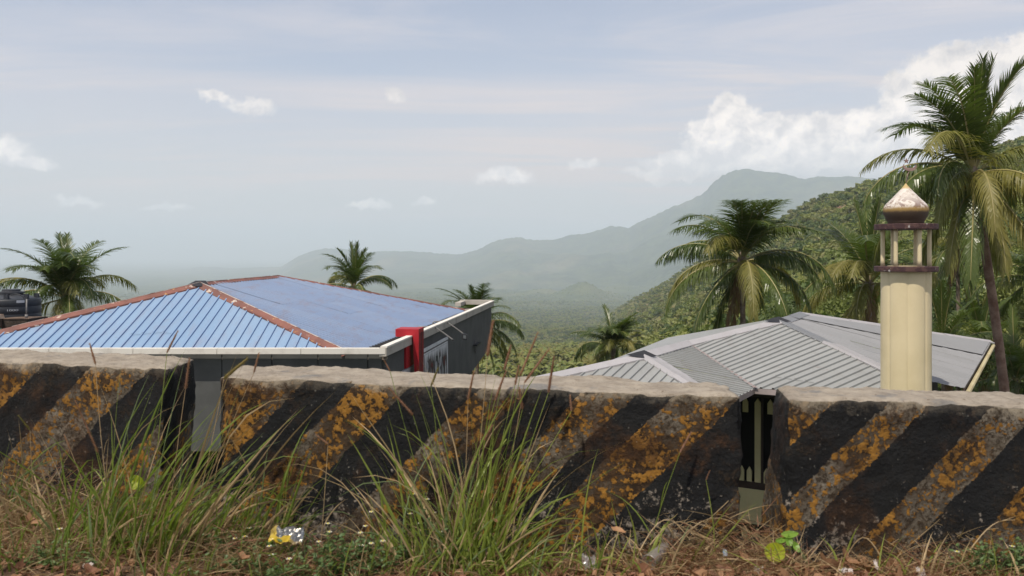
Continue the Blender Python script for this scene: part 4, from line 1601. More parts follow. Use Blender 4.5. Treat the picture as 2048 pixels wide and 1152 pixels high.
# ------------------------------------------------------------------ parapet blocks
def parapet(name, label, pL, pR, T, H, edges_px, k, seed, brown=0.5, kL=None, slope_end=(0, 0), thr=(0, 1)):
    """pL/pR: front top corners (3D). Block is modelled as a worn rounded slab, local (s, t, h)."""
    A = Vector(pL); B = Vector(pR)
    e = (B - A); e.z = 0
    L = e.length
    e.normalize()
    nrm = Vector((thr[0], thr[1], 0)).normalized()          # away from the camera
    zt = A.z
    dz = (B.z - A.z) / L
    res = 0.018
    r = 0.022
    nx, ny, nz = int(L / res), int(T / res), int(H / res)
    pts = {}
    co = []
    wc = []
    faces = []
    mat = []

    def vid(i, j, kk):
        key = (i, j, kk)
        if key in pts:
            return pts[key]
        s, t, h = L * i / nx, T * j / ny, H * kk / nz
        wc.append((s, h, t))
        c = Vector((min(max(s, r), L - r), min(max(t, r), T - r), min(max(h, -1), H - r)))
        d = Vector((s, t, h)) - c
        p0 = Vector((s, t, h))
        if d.length > 1e-6:
            n = d.normalized()
            p0 = c + n * r
        else:
            n = Vector((0, 0, 1))
        # worn edges: where two faces meet, bite inwards irregularly
        es = min(s, L - s); et = min(t, T - t); eh = H - h
        near = sorted([es, et, eh])
        w = A + e * s + nrm * t + Vector((0, 0, h))
        q = w * 1.0 + Vector((seed, 0, 0))
        big = mnoise.fractal(q * 2.3, 0.9, 2.1, 3)
        med = mnoise.fractal(q * 9, 0.8, 2.1, 4)
        fin = mnoise.noise(q * 38)
        edge = max(0.0, 1 - near[1] / 0.055)
        bite = edge * max(0.0, 0.35 + 0.9 * mnoise.fractal(q * 7 + Vector((9, 3, 1)), 0.9, 2, 3)) * 0.030
        disp = 0.010 * big + 0.009 * med + 0.0035 * fin
        p = p0 + n * (disp - bite)
        if near[0] > r:
            p = p0
        # batter: front foot steps out, ends lean
        f = 1 - h / H
        s_, t_, h_ = p
        t_ -= 0.035 * f * (1 if t < T / 2 else -1)
        s_ += (slope_end[0] * f * (1 - s / L) ** 3 * (t / T)) + slope_end[1] * f * (s / L)
        wv = A + e * s_ + nrm * t_
        wv.z = zt - H + h_ + dz * s_ + 0.008 * mnoise.noise(Vector((s * 1.6, seed, 0)))
        pts[key] = len(co)
        co.append(wv)
        return pts[key]

    def grid(f, na, nb, mi, flip=False):
        for a in range(na):
            for b in range(nb):
                q = [f(a, b), f(a + 1, b), f(a + 1, b + 1), f(a, b + 1)]
                if flip:
                    q = q[::-1]
                faces.append([vid(*x) for x in q])
                mat.append(mi)
    grid(lambda a, b: (a, 0, b), nx, nz, 0)
    grid(lambda a, b: (a, ny, b), nx, nz, 0, True)
    grid(lambda a, b: (a, b, nz), nx, ny, 1)
    grid(lambda a, b: (0, a, b), ny, nz, 2, True)
    grid(lambda a, b: (nx, a, b), ny, nz, 2)

    def s_of(px):
        d = Vector(((px - 1024) / F, 1.0))
        # A + e s  on ray
        den = e.x - d.x * e.y
        return (d.x * A.y - A.x) / den
    edges = [s_of(x) for x in edges_px]
    mf = parapet_mat('stripes_' + name, edges, L, H, k, brown=brown)
    me_ = parapet_mat('end_' + name, [], L, H, k, end=True, T=T)
    me = np_mesh(name, [tuple(c) for c in co], faces, [mf, M['parapet_top'], me_])
    me.polygons.foreach_set('material_index', mat)
    at = me.attributes.new('wc', 'FLOAT_VECTOR', 'POINT')
    at.data.foreach_set('vector', np.array(wc, np.float32).ravel())
    me.update()
    o = place('parapet_block', me)
    return tag(o, label, 'parapet', 'striped concrete parapet blocks along the road edge')


parapet('west', 'striped concrete block with tall grass before it, its dark end facing the wider gap',
        P(-1100, 668, 5.75), P(336, 737, 4.36), 0.50, 0.86, [-1000, -880, -760, -650, -540, -430, -320, -220, -130, -40, 88, 180, 300, 420], 1.0, 3.1, brown=0.4, slope_end=(0, -0.05), thr=(-0.06, 1))
parapet('middle', 'longest striped concrete block, standing between the two gaps and heavily stained rust brown',
        P(436, 752, 4.20), P(1492, 791, 3.80), 0.42, 0.84, [436, 470, 610, 713, 825, 958, 1058, 1170, 1280, 1352, 1487, 1680], 0.98, 7.7, brown=1.0, slope_end=(0, -0.045), thr=(-0.05, 1))
parapet('east', 'striped concrete block beside the narrow gap, below the minaret, with a sharply painted dark end',
        P(1573, 796, 3.80), P(3100, 842, 4.12), 0.38, 0.86, [1666, 1775, 1862, 1985, 2085, 2200, 2300, 2420, 2530, 2650, 2760, 2880, 3000], 1.02, 13.3, brown=0.55, slope_end=(-0.085, 0), thr=(0.16, 1))
# ------------------------------------------------------------------ coconut palms
FL = 4.6


def frond_mesh(name, el0, bend, seed, mats, nleaf=64, dense=1.0, hang=1.0):
    rng = random.Random(seed)
    N = 16
    pts = [Vector((0, 0, 0))]
    side = rng.uniform(-0.10, 0.10)
    for i in range(1, N + 1):
        s = i / N
        el = R(el0 - bend * s ** 1.35)
        yaw = side * s * s * 2
        st = FL / N
        pts.append(pts[-1] + Vector((math.cos(el) * math.cos(yaw), math.cos(el) * math.sin(yaw), math.sin(el))) * st)
    mb = MB()
    mb.tube(pts, [0.040 * (1 - i / N) ** 0.8 + 0.006 for i in range(N + 1)], 4, 1, caps=False)

    def at(s):
        f = s * N
        i = min(int(f), N - 1)
        return pts[i].lerp(pts[i + 1], f - i), (pts[i + 1] - pts[i]).normalized()
    for sgn in (-1, 1):
        for q in range(nleaf):
            s = 0.15 + 0.845 * (q + rng.uniform(-0.3, 0.3)) / nleaf
            s = min(max(s, 0.14), 0.995)
            if rng.random() > dense:
                continue
            p, T = at(s)
            upv = Vector((0, 0, 1))
            S = T.cross(upv)
            if S.length < 0.05:
                S = Vector((0, 1, 0))
            S.normalize()
            Nn_ = S.cross(T).normalized()
            ang = (R(34) + R(34) * (1 - s)) * (0.55 if el0 > 78 else 1.0)
            d = (S * sgn * math.sin(ang) + T * math.cos(ang) + Nn_ * (0.30 - 0.1 * s)).normalized()
            prof = (math.sin(math.pi * (0.16 + 0.78 * s))) ** 0.55
            L = 1.24 * prof * rng.uniform(0.72, 1.12) * (0.75 if el0 > 78 else 1.0)
            wd = 0.058 * rng.uniform(0.8, 1.2) * (0.6 + 0.4 * prof)
            g = (0.38 + 0.42 * rng.random()) * hang * (0.3 if el0 > 62 else (0.7 if el0 > 45 else 1.0))
            cur = p.copy()
            wv = (T - d * T.dot(d)).normalized() * (wd / 2)
            a = [cur + wv, cur - wv]
            segs = 3
            vs = [a[0], a[1]]
            for j in range(1, segs + 1):
                d = (d + Vector((rng.uniform(-.05, .05), rng.uniform(-.05, .05), -g * (0.5 + j * 0.45)))).normalized()
                cur = cur + d * (L / segs)
                wv = (T - d * T.dot(d))
                wv = wv.normalized() if wv.length > 0.05 else S
                k = (wd / 2) * (1.0, 0.9, 0.6, 0.0)[j]
                if j < segs:
                    vs += [cur + wv * k, cur - wv * k]
                else:
                    vs.append(cur)
            mb.add(vs, [(0, 1, 3, 2), (2, 3, 5, 4), (4, 5, 6)], 0)
    me = mb.mesh(name, mats)
    tip = pts[-1]
    return me, (tip.x / FL, tip.z / FL)


FV = []
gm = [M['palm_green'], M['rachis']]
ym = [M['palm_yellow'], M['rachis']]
dm = [M['palm_dry'], M['palm_dry']]
for i, (el, bd, mt, hg) in enumerate(((86, 14, gm, .5), (80, 40, gm, .6), (70, 58, gm, .8), (66, 88, gm, .9), (56, 75, gm, .9), (50, 105, gm, 1.0), (40, 85, gm, 1.1), (32, 105, gm, 1.2), (22, 85, gm, 1.2),
                                     (14, 100, ym, 1.3), (4, 75, gm, 1.3), (-8, 75, ym, 1.3), (-20, 58, gm, 1.3), (-38, 45, ym, 1.2), (-58, 28, gm, 1.1), (-72, 14, dm, 1.0))):
    me, tip = frond_mesh('frond', el, bd, 100 + i, mt, dense=0.97 if i != 15 else 0.7, hang=hg)
    FV.append((me, tip))
for i, (el, bd, mt, hg) in enumerate(((75, 50, gm, .7), (48, 92, ym, 1.0), (28, 92, gm, 1.2), (0, 80, gm, 1.3), (-30, 55, gm, 1.2))):
    me, tip = frond_mesh('frond', el, bd, 300 + i, mt, dense=0.9, hang=hg)
    FV.append((me, tip))


def palm(px, py, Y, tips, label, fill=10, scale=1.0, seed=1, trunk_r=0.15, foot=None, lean=0.4, nuts=0, bark='palm_bark', base_z_=None, dry=2, fill_z=(-0.9, 0.95), sunny=0.0):
    rng = random.Random(seed)
    c = P(px, py, Y)
    if foot is None:
        foot = (c.x + rng.uniform(-1, 1) * lean, c.y + rng.uniform(-0.3, 0.3))
    else:
        foot = ((foot - 1024) / F * Y, Y)
    gz = (base_z_ if base_z_ is not None else ground_z(*foot)) - 0.3
    root = empty('coconut_palm', (foot[0], foot[1], gz), label, 'palm tree', 'coconut palms on the slope')
    # trunk with a gentle curve
    n = 22
    pts, rad = [], []
    for i in range(n + 1):
        f = i / n
        x = foot[0] + (c.x - foot[0]) * f ** 1.5
        y = foot[1] + (c.y - foot[1]) * f
        pts.append((x, y, gz + (c.z + 0.05 - gz) * f))
        rad.append(trunk_r * (1.45 - 0.55 * min(1, f * 6) if f < 0.17 else 1.0 - 0.25 * f) * (1 + 0.04 * (i % 2)))
    mb = MB()
    mb.tube(pts, rad, 9)
    mb.build('trunk', M[bark], root, True)
    # fibrous heart
    off = root.location
    k = scale

    def addf(vi, az, sc):
        me = FV[vi][0]
        o_ = place('frond', me, root, c - off, (rng.uniform(-0.06, 0.06), 0, az), sc)
        return o_
    unit = FL * k * F / Y
    for dx, dy in tips:
        tx_, tz_ = dx / unit, dy / unit
        best = None
        for vi, (me, (tr, tzv)) in enumerate(FV):
            if vi == 15:
                continue
            # scale so that the tip height fits
            for sc in (0.8, 0.9, 1.0, 1.1, 1.2):
                r_ = tr * sc
                if r_ < abs(tx_) * 0.97:
                    cost = (abs(tx_) - r_) * 3 + abs(tzv * sc - tz_) + abs(sc - 1) * 0.25
                else:
                    cost = abs(tzv * sc - tz_) + (r_ - abs(tx_)) * 0.45 + abs(sc - 1) * 0.25
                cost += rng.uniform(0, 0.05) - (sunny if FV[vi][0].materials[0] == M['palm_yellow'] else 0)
                if best is None or cost < best[0]:
                    best = (cost, vi, sc, r_)
        _, vi, sc, r_ = best
        a = math.acos(max(-1, min(1, tx_ / max(r_, 1e-3))))
        if rng.random() < 0.6:
            a = -a
        addf(vi, a, sc * k)
    for i in range(fill):
        vi = rng.choice([0, 1, 2, 3, 4, 5, 6, 7, 8, 9, 10, 11, 12, 13, 14, 16, 17, 18, 19, 20])
        if not (fill_z[0] <= FV[vi][1][1] <= fill_z[1]):
            vi = rng.choice([2, 4, 6, 8, 18])
        a = 2 * math.pi * (i + rng.uniform(-.4, .4)) / max(fill, 1)
        addf(vi, a, k * rng.uniform(0.8, 1.0))
    for i in range(dry):
        addf(15, rng.uniform(0, 6.28), k * rng.uniform(0.5, 0.8))
    for i in range(nuts):
        a = rng.uniform(math.pi * 1.0, 2 * math.pi)
        q = c + Vector((0.36 * math.cos(a), 0.36 * math.sin(a), -0.30 - 0.22 * rng.random()))
        mb = MB()
        mb.lathe((q.x, q.y), [(0.02, q.z - 0.13), (0.08, q.z - 0.09), (0.105, q.z), (0.08, q.z + 0.09), (0.02, q.z + 0.13)], 8)
        mb.build('coconut', M['coconut'], root, True)
    mb = MB()
    mb.lathe((c.x, c.y), [(0.14 * k, c.z - 0.45), (0.22 * k, c.z - 0.15), (0.20 * k, c.z + 0.1), (0.05, c.z + 0.5)], 9)
    mb.build('crown_shaft', M['palm_bark'], root, True)
    return root


palm(131, 598, 40, [(-74, 95), (-32, 122), (-8, 112), (22, 118), (55, 100), (78, 82), (92, 42), (92, 60), (132, -15), (100, 5), (72, -42), (-125, 25), (-105, 10), (-62, -40), (-25, -62), (40, -55), (-50, 62), (-60, 40), (15, 60), (-20, 80), (50, 70), (80, 20)],
     'coconut palm with windblown crown behind the black water tank', fill=8, seed=3, scale=0.98, nuts=6)
palm(708, 578, 66, [(-44, 70), (-30, 78), (-10, 85), (6, 80), (26, 85), (40, 70), (57, 43), (77, 0), (70, -8), (-66, 14), (-60, -2), (-45, 40), (60, 20), (35, -20), (-30, 20)],
     'solitary coconut palm rising behind the ridge of the blue roof', fill=9, seed=5, scale=1.0)
palm(956, 652, 55, [(-70, 50), (-60, 62), (-42, 74), (-10, 76), (12, 70), (60, 34), (48, 48), (90, -22), (80, 5), (55, -85), (75, -60), (30, -95), (10, -60), (-30, 40)],
     'coconut palm half hidden behind the far corner of the grey side wall', fill=6, seed=8, scale=0.85)
palm(1226, 700, 60, [(-72, 30), (-60, 42), (-40, 50), (-15, 44), (20, 60), (38, 62), (55, 48), (70, 38), (-72, -30), (-62, -10), (-50, -45), (48, 0), (30, 20), (10, 40), (-20, 10), (50, 24)],
     'low coconut palm whose crown just clears the left slope of the grey roof'.replace('left ', ''), fill=10, seed=12, scale=0.92)
palm(1484, 524, 38, [(-100, 64), (-80, 90), (-45, 112), (-22, 104), (10, 107), (36, 100), (50, 110), (76, 75), (100, 40), (-138, -18), (-125, 10), (-148, -92), (-105, -145), (-60, -120), (-43, -130), (25, -108), (125, -16), (122, -90), (98, -70), (70, -95), (-100, 30), (60, 50), (-60, 60), (0, 70), (-20, -100)],
     'tall coconut palm with full drooping crown just behind the grey roof peak', fill=9, seed=17, scale=1.08, foot=1490, nuts=5, fill_z=(-0.5, 0.95))
palm(1738, 570, 41, [(-104, 98), (-80, 80), (-46, 126), (-20, 152), (10, 153), (30, 140), (44, 150), (42, 88), (-119, 42), (-130, 12), (-156, -44), (-124, -56), (-92, -50), (-70, -48), (70, 60), (-90, 60), (30, -40), (60, -50), (-60, 100)],
     'coconut palm with upright young fronds directly behind the minaret shaft', fill=3, seed=23, scale=1.15, sunny=0.22, foot=1742, nuts=4)
palm(1946, 352, 33, [(-130, 187), (-105, 170), (-190, 88), (-175, 60), (-224, -30), (-190, -10), (-150, -40), (-8, 234), (50, 222), (20, 200), (112, 150), (150, 120), (130, 60), (170, 20), (-85, -165), (-44, -168), (-60, -120), (10, -190), (85, -170), (120, -150), (150, -100), (-60, 190), (-140, 130), (80, 180), (-30, 120), (-120, -90), (60, -120)],
     'largest coconut palm, its crown towering above the onion dome on a leaning trunk', fill=10, seed=31, scale=1.22, sunny=0.08, foot=2040, trunk_r=0.20, nuts=8, bark='palm_bark_red')
palm(1884, 712, 42, [(-12, 150), (-28, 120), (10, 135), (30, 100), (70, 80), (80, 40), (-60, 40), (60, 110), (50, 20)],
     'young stemless coconut palm with upright fronds beside the minaret', fill=6, seed=37, scale=0.9, trunk_r=0.12, fill_z=(0.1, 1))
palm(1962, 705, 45, [(-40, 110), (10, 130), (60, 100), (-70, 60), (90, 50), (80, 0), (-60, 10), (30, 60)],
     'young coconut palm between the minaret and the leaning palm trunk', fill=6, seed=41, scale=0.9, trunk_r=0.12, fill_z=(-0.2, 1))
palm(2030, 770, 38, [(-90, 60), (-60, 90), (-20, 110), (-100, 10), (-70, -20), (40, 90), (-40, 40)],
     'low coconut palm with pale fronds below the far corner of the grey roof', fill=7, seed=43, scale=0.85, trunk_r=0.12, fill_z=(-0.4, 1))
palm(1915, 505, 52, [(-60, -60), (-30, -90), (30, -100), (60, -60), (-80, 10), (80, 20), (10, -110), (-20, -60), (0, 40)],
     'shaded coconut palm standing just behind the largest palm on a thin straight trunk', fill=8, seed=47, scale=0.95, foot=1918, trunk_r=0.14, fill_z=(-0.9, 0.4))
palm(2075, 560, 48, [(-90, 40), (-60, 80), (-100, -10), (-80, -60), (-30, -90), (0, 100)],
     'coconut palm leaning in from the picture edge behind the leaning trunk', fill=9, seed=53, scale=1.0, bark='palm_bark_red')


# ------------------------------------------------------------------ broadleaf trees
def crown_np(seed, nl, leaf, lobes=11, flat=0.8, rad=1.0):
    """unit-ish crown of leaf quads on a heap of lobes; returns (co, quads)"""
    rs = np.random.RandomState(seed)
    c = rs.normal(size=(lobes, 3))
    c /= np.linalg.norm(c, axis=1)[:, None]
    c *= (rs.rand(lobes, 1) ** 0.5) * 0.62
    c[:, 2] = c[:, 2] * flat * 0.9
    r = 0.28 + 0.22 * rs.rand(lobes)
    li = rs.randint(0, lobes, nl)
    d = rs.normal(size=(nl, 3))
    d /= np.linalg.norm(d, axis=1)[:, None]
    d[:, 2] = np.where(d[:, 2] < -0.3, -d[:, 2], d[:, 2])
    p = c[li] + d * (r[li] * (0.72 + 0.36 * rs.rand(nl)))[:, None]
    p[:, 2] *= flat
    nrm = d + rs.normal(size=(nl, 3)) * 0.55
    nrm /= np.linalg.norm(nrm, axis=1)[:, None]
    a = np.cross(nrm, rs.normal(size=(nl, 3)))
    a /= np.linalg.norm(a, axis=1)[:, None]
    b = np.cross(nrm, a)
    sz = leaf * (0.6 + 0.8 * rs.rand(nl))[:, None]
    co = np.stack([p - a * sz, p - b * sz * 0.55, p + a * sz, p + b * sz * 0.55], 1).reshape(-1, 3) * rad
    q = np.arange(nl * 4).reshape(-1, 4)
    return co, q


def limb_mesh(seed, h):
    rng = random.Random(seed)
    mb = MB()
    mb.tube([(0, 0, -0.5), (0.03, 0.02, h * 0.4), (0.08 * rng.uniform(-1, 1), 0.05, h * 0.8)], [0.055, 0.042, 0.030], 7)
    for i in range(5):
        a = 6.28 * i / 5 + rng.random()
        z0 = h * rng.uniform(0.45, 0.78)
        mb.tube([(0.03, 0.02, z0), (0.25 * math.cos(a), 0.25 * math.sin(a), z0 + 0.22), (0.5 * math.cos(a), 0.5 * math.sin(a), z0 + 0.42)], [0.028, 0.018, 0.008], 5)
    return mb.mesh('trunk', M['tree_bark'], sm=True)


NEAR = []
for i in range(4):
    co, q = crown_np(500 + i, 5200, 0.030, 16, 0.85)
    NEAR.append([np_mesh('crown', co, q, M[m_], sm=False) for m_ in ('tree_dark', 'tree_mid')])
MIDC = []
for i in range(5):
    co, q = crown_np(520 + i, 420, 0.10, 9, 0.80)
    MIDC.append([np_mesh('crown', co, q, M[m_], sm=False) for m_ in ('tree_dark', 'tree_mid', 'tree_olive')])
LIMBS = [limb_mesh(i, 0.9) for i in range(3)]


def tree(x, y, rad, h, crown, limb, label, group, rz=0.0, zs=1.0):
    gz = ground_z(x, y)
    root = empty('broadleaf_tree', (x, y, gz), label, 'tree', group)
    place('trunk', limb, root, (0, 0, 0), (0, 0, rz), (rad * 1.0, rad * 1.0, h))
    place('crown', crown, root, (0, 0, h), (0, 0, rz), (rad, rad, rad * zs))
    return root


rt = random.Random(77)
# dense grove behind the grey roof, right part of the slope
grove = [(1885, 640, 62), (1930, 600, 66), (1985, 615, 58), (2040, 640, 60), (1905, 720, 50), (1960, 745, 47), (2055, 745, 44), (2020, 560, 78), (1950, 540, 84),
         (2075, 470, 95), (1890, 560, 88), (2110, 380, 120), (2030, 430, 118), (1990, 700, 50), (2090, 660, 50), (2015, 330, 160), (1960, 460, 130), (1860, 500, 140),
         (1700, 640, 72), (1640, 655, 80), (1770, 620, 90), (1590, 640, 95), (2150, 560, 60), (2180, 700, 50), (1925, 660, 56), (2005, 500, 96)]
kinds = ['dark green', 'mid green']


def gm_(px, py):
    a = 'between drooping palm and minaret' if px < 1780 else ('beside the minaret shaft' if px < 1900 else ('left of the leaning trunk' if px < 2000 else 'around the leaning palm trunk'))
    a = a.replace('left of the leaning trunk', 'between minaret and leaning trunk')
    return a + (', high up' if py < 480 else (', low behind the grey roof' if py > 620 else ', halfway up'))

for i, (px, py, Y) in enumerate(grove):
    c = P(px, py, Y)
    rad = rt.uniform(3.2, 4.6) * (Y / 62) ** 0.35
    gz = ground_z(c.x, c.y)
    h = max(c.z - gz, rad * 0.6)
    k = 0 if rt.random() < 0.45 else 1
    tree(c.x, c.y, rad, h, NEAR[i % 4][k], LIMBS[i % 3], '%s %s broadleaf tree %s' % ('towering' if rad > 4.6 else 'bushy', kinds[k], gm_(px, py)), '%s grove trees %s' % (kinds[k], gm_(px, py)), rt.uniform(0, 6.28))

# trees one can tell apart on the slopes
lab = {0: 'dark green', 1: 'mid green', 2: 'olive yellow'}
cnt = 0
rs = np.random.RandomState(5)
tries = 0
used = []
while cnt < 250 and tries < 6000:
    tries += 1
    px = rs.uniform(1195, 1800)
    yc = np.interp(px, _hp[:, 0], _hp[:, 2])
    Y = 120 * (yc * 1.02 / 120) ** rs.uniform(0.15, 1.0)
    if rs.rand() < 0.35:
        Y = yc * rs.uniform(0.93, 1.01)
    x = (px - 1024) / F * Y
    if soil_mask(np.array([x]), np.array([Y]))[0] > 0.15:
        continue
    gz = ground_z(x, Y)
    py = HZ + (CAMZ - gz) / F ** 0 * F / Y
    rad = rs.uniform(3.6, 6.8)
    rp = rad * F / Y
    if any((px - a) ** 2 + (py - b) ** 2 < (0.55 * (rp + c)) ** 2 for a, b, c in used):
        continue
    used.append((px, py, rp))
    k = rs.choice([0, 1, 2], p=[0.30, 0.42, 0.28])
    # the label tells the colour and what the tree stands by
    where = 'on the crest' if Y > 0.9 * yc else ('on the lower slope' if py > 600 else 'on the upper hillside')
    mark = ('near the bare soil scar' if px < 1310 else 'above the long ridge of the grey roof' if px < 1420 else 'behind the tall drooping palm' if px < 1545 else
            'just past the drooping palm crown' if px < 1630 else 'above the palm behind the minaret' if px < 1720 else 'close to the onion dome')
    size = 'small' if rad < 4.5 else ('middling' if rad < 5.6 else 'large')
    tree(x, Y, rad, rad * 0.75, MIDC[cnt % 5][k], LIMBS[cnt % 3], '%s %s tree %s %s' % (size, lab[k], where, mark), '%s %s trees %s, %s' % (size, lab[k], where, mark), rs.uniform(0, 6.28), rs.uniform(0.8, 1.15))
    cnt += 1


# ------------------------------------------------------------------ woods as one mass (instanced)
def scatter(name, pts, rots, scls, idx, protos, zs=None):
    me = bpy.data.meshes.new(name)
    n = len(pts)
    me.vertices.add(n)
    me.vertices.foreach_set('co', np.asarray(pts, np.float32).ravel())
    for an, ty, arr in (('rot', 'FLOAT_VECTOR', rots), ('scl', 'FLOAT', scls), ('pick', 'INT', idx)):
        at = me.attributes.new(an, ty, 'POINT')
        at.data.foreach_set('vector' if ty == 'FLOAT_VECTOR' else 'value', np.asarray(arr, np.int32 if ty == 'INT' else np.float32).ravel())
    me.update()
    ob = place(name, me)
    coll = bpy.data.collections.new(name + '_kinds')
    for i, pm in enumerate(protos):
        po_ = bpy.data.objects.new('%s_kind_%02d' % (name, i), pm)
        coll.objects.link(po_)
    ng = bpy.data.node_groups.new(name + '_nodes', 'GeometryNodeTree')
    ng.interface.new_socket('Geometry', in_out='INPUT', socket_type='NodeSocketGeometry')
    ng.interface.new_socket('Geometry', in_out='OUTPUT', socket_type='NodeSocketGeometry')
    gi = ng.nodes.new('NodeGroupInput'); go = ng.nodes.new('NodeGroupOutput')
    mp = ng.nodes.new('GeometryNodeMeshToPoints')
    ip = ng.nodes.new('GeometryNodeInstanceOnPoints')
    ci = ng.nodes.new('GeometryNodeCollectionInfo')
    ci.inputs['Collection'].default_value = coll
    ci.inputs['Separate Children'].default_value = True
    ci.inputs['Reset Children'].default_value = True
    ip.inputs['Pick Instance'].default_value = True

    def attr(nm, ty):
        a_ = ng.nodes.new('GeometryNodeInputNamedAttribute')
        a_.data_type = ty
        a_.inputs['Name'].default_value = nm
        return a_.outputs['Attribute']
    L_ = ng.links.new
    L_(gi.outputs[0], mp.inputs['Mesh'])
    L_(mp.outputs['Points'], ip.inputs['Points'])
    L_(ci.outputs[0], ip.inputs['Instance'])
    L_(attr('pick', 'INT'), ip.inputs['Instance Index'])
    L_(attr('rot', 'FLOAT_VECTOR'), ip.inputs['Rotation'])
    L_(attr('scl', 'FLOAT'), ip.inputs['Scale'])
    L_(ip.outputs['Instances'], go.inputs[0])
    md = ob.modifiers.new('scatter', 'NODES')
    md.node_group = ng
    return tag(ob, kind='stuff')


def woods(name, n, pxr, yr, protos, seed, rr, minw=None, hillonly=False, lift=0.45, weights=None):
    rs = np.random.RandomState(seed)
    px = rs.uniform(*pxr, n)
    if hillonly:
        yc = np.interp(px, _hp[:, 0], _hp[:, 2])
        Y = 60 * (yc * 1.01 / 60) ** (rs.rand(n) ** 0.6)
    else:
        Y = (rs.rand(n) * (yr[1] ** 1.3 - yr[0] ** 1.3) + yr[0] ** 1.3) ** (1 / 1.3)
    x = (px - 1024) / F * Y
    b = base_z(x, Y)
    h = hill_z(x, Y)
    if hillonly:
        k = (h > b) & (soil_mask(x, Y) < 0.2)
        thin = fbm(x / 45, Y / 45, 3, 81)
        k &= (thin > 0.36) | (rs.rand(n) < 0.35)
    else:
        k = (h <= b + 2) & (rs.rand(n) < np.clip((7000 - Y) / 4000, 0, 1)) & ((fbm(x / 260, Y / 420, 3, 95) > 0.40) | (rs.rand(n) < 0.4))
    z = np.maximum(b, h)
    x, Y, z = x[k], Y[k], z[k]
    m = len(x)
    sc = rs.uniform(rr[0], rr[1], m)
    pts = np.stack([x, Y, z + sc * lift], -1)
    rot = np.stack([np.zeros(m), np.zeros(m), rs.uniform(0, 6.28, m)], -1)
    zone = fbm(x / 130, Y / 130, 3, 91)
    idx = rs.choice(len(protos), m, p=weights)
    sel = (zone > 0.55) & (rs.rand(m) < 0.6)
    idx = np.where(sel, len(protos) - 1 - (idx % 3), idx)
    return scatter(name, pts, rot, sc, idx, protos)


LOW = []
for i in range(9):
    co, q = crown_np(700 + i, 190, 0.19, 7, 0.75)
    LOW.append(np_mesh('low_crown', co, q, M[('tree_dark', 'tree_dark', 'tree_mid', 'tree_mid', 'tree_dark', 'tree_mid', 'tree_mid', 'tree_olive', 'tree_olive')[i]], sm=False))


def low_palm(seed):
    rng = random.Random(seed)
    mb = MB()
    mb.tube([(0, 0, -1.6), (0.02, 0, 0)], 0.035, 4, 1)
    for i in range(15):
        a = 6.28 * i / 15 + rng.uniform(-.2, .2)
        el = R(rng.uniform(-35, 75))
        p = Vector((0, 0, 0))
        hd = Vector((math.cos(a), math.sin(a), 0))
        w_ = Vector((-math.sin(a), math.cos(a), 0))
        L = 1.0
        row = []
        for j in range(5):
            wd = (0.03, 0.14, 0.17, 0.12, 0.0)[j]
            row += [p + w_ * wd - Vector((0, 0, wd * 0.6)), p, p - w_ * wd - Vector((0, 0, wd * 0.6))]
            p = p + (hd * math.cos(el) + Vector((0, 0, math.sin(el)))) * (L / 4)
            el -= R(24)
        fs = []
        for j in range(4):
            b = 3 * j
            fs += [(b, b + 1, b + 4, b + 3), (b + 1, b + 2, b + 5, b + 4)]
        mb.add(row, fs, 0)
    return mb.mesh('low_palm', [M['tree_mid' if seed % 2 else 'palm_yellow'], M['tree_bark']])


woods('hill_woods', 19000, (1180, 2300), None, LOW, 11, (2.0, 5.4), hillonly=True)
woods('valley_woods', 85000, (-100, 2250), (330, 7000), LOW, 12, (4.0, 7.5))
# coconut grove below the gap between the two roofs
rs = np.random.RandomState(19)
n = 1500
px = rs.uniform(880, 1420, n)
Y = rs.uniform(300, 900, n)
x = (px - 1024) / F * Y
hh = hill_z(x, Y); bb_ = base_z(x, Y)
k = hh < bb_ + 12
x, Y = x[k], Y[k]
z = np.maximum(hh, bb_)[k] + rs.uniform(6, 12, k.sum())
m_ = len(x)
scatter('coconut_grove', np.stack([x, Y, z], -1), np.stack([rs.uniform(-.1, .1, m_), rs.uniform(-.1, .1, m_), rs.uniform(0, 6.28, m_)], -1), rs.uniform(4.2, 5.4, m_), rs.randint(0, 4, m_), [low_palm(i) for i in range(4)])
# undergrowth close behind the roofs
rs = np.random.RandomState(29)
n = 2600
px = rs.uniform(850, 2300, n)
Y = 34 * (330 / 34) ** rs.rand(n)
x = (px - 1024) / F * Y
z = np.maximum(hill_z(x, Y), base_z(x, Y))
sc = rs.uniform(1.2, 3.2, n)
UG = [np_mesh('undergrowth_crown', *crown_np(800 + i, 900, 0.075, 9, 0.7), M[('tree_dark', 'tree_mid', 'tree_mid', 'tree_dark')[i]], sm=False) for i in range(4)]
scatter('undergrowth', np.stack([x, Y, z + sc * 0.25], -1), np.stack([x * 0, x * 0, rs.uniform(0, 6.28, n)], -1), sc, rs.randint(0, 4, n), UG)
# ------------------------------------------------------------------ plants and litter on the verge
def vz(x, y):
    return float(verge_z(np.array([x]), np.array([y]))[0])


def G(px, Y):
    x = (px - 1024) / F * Y
    return Vector((x, Y, vz(x, Y)))


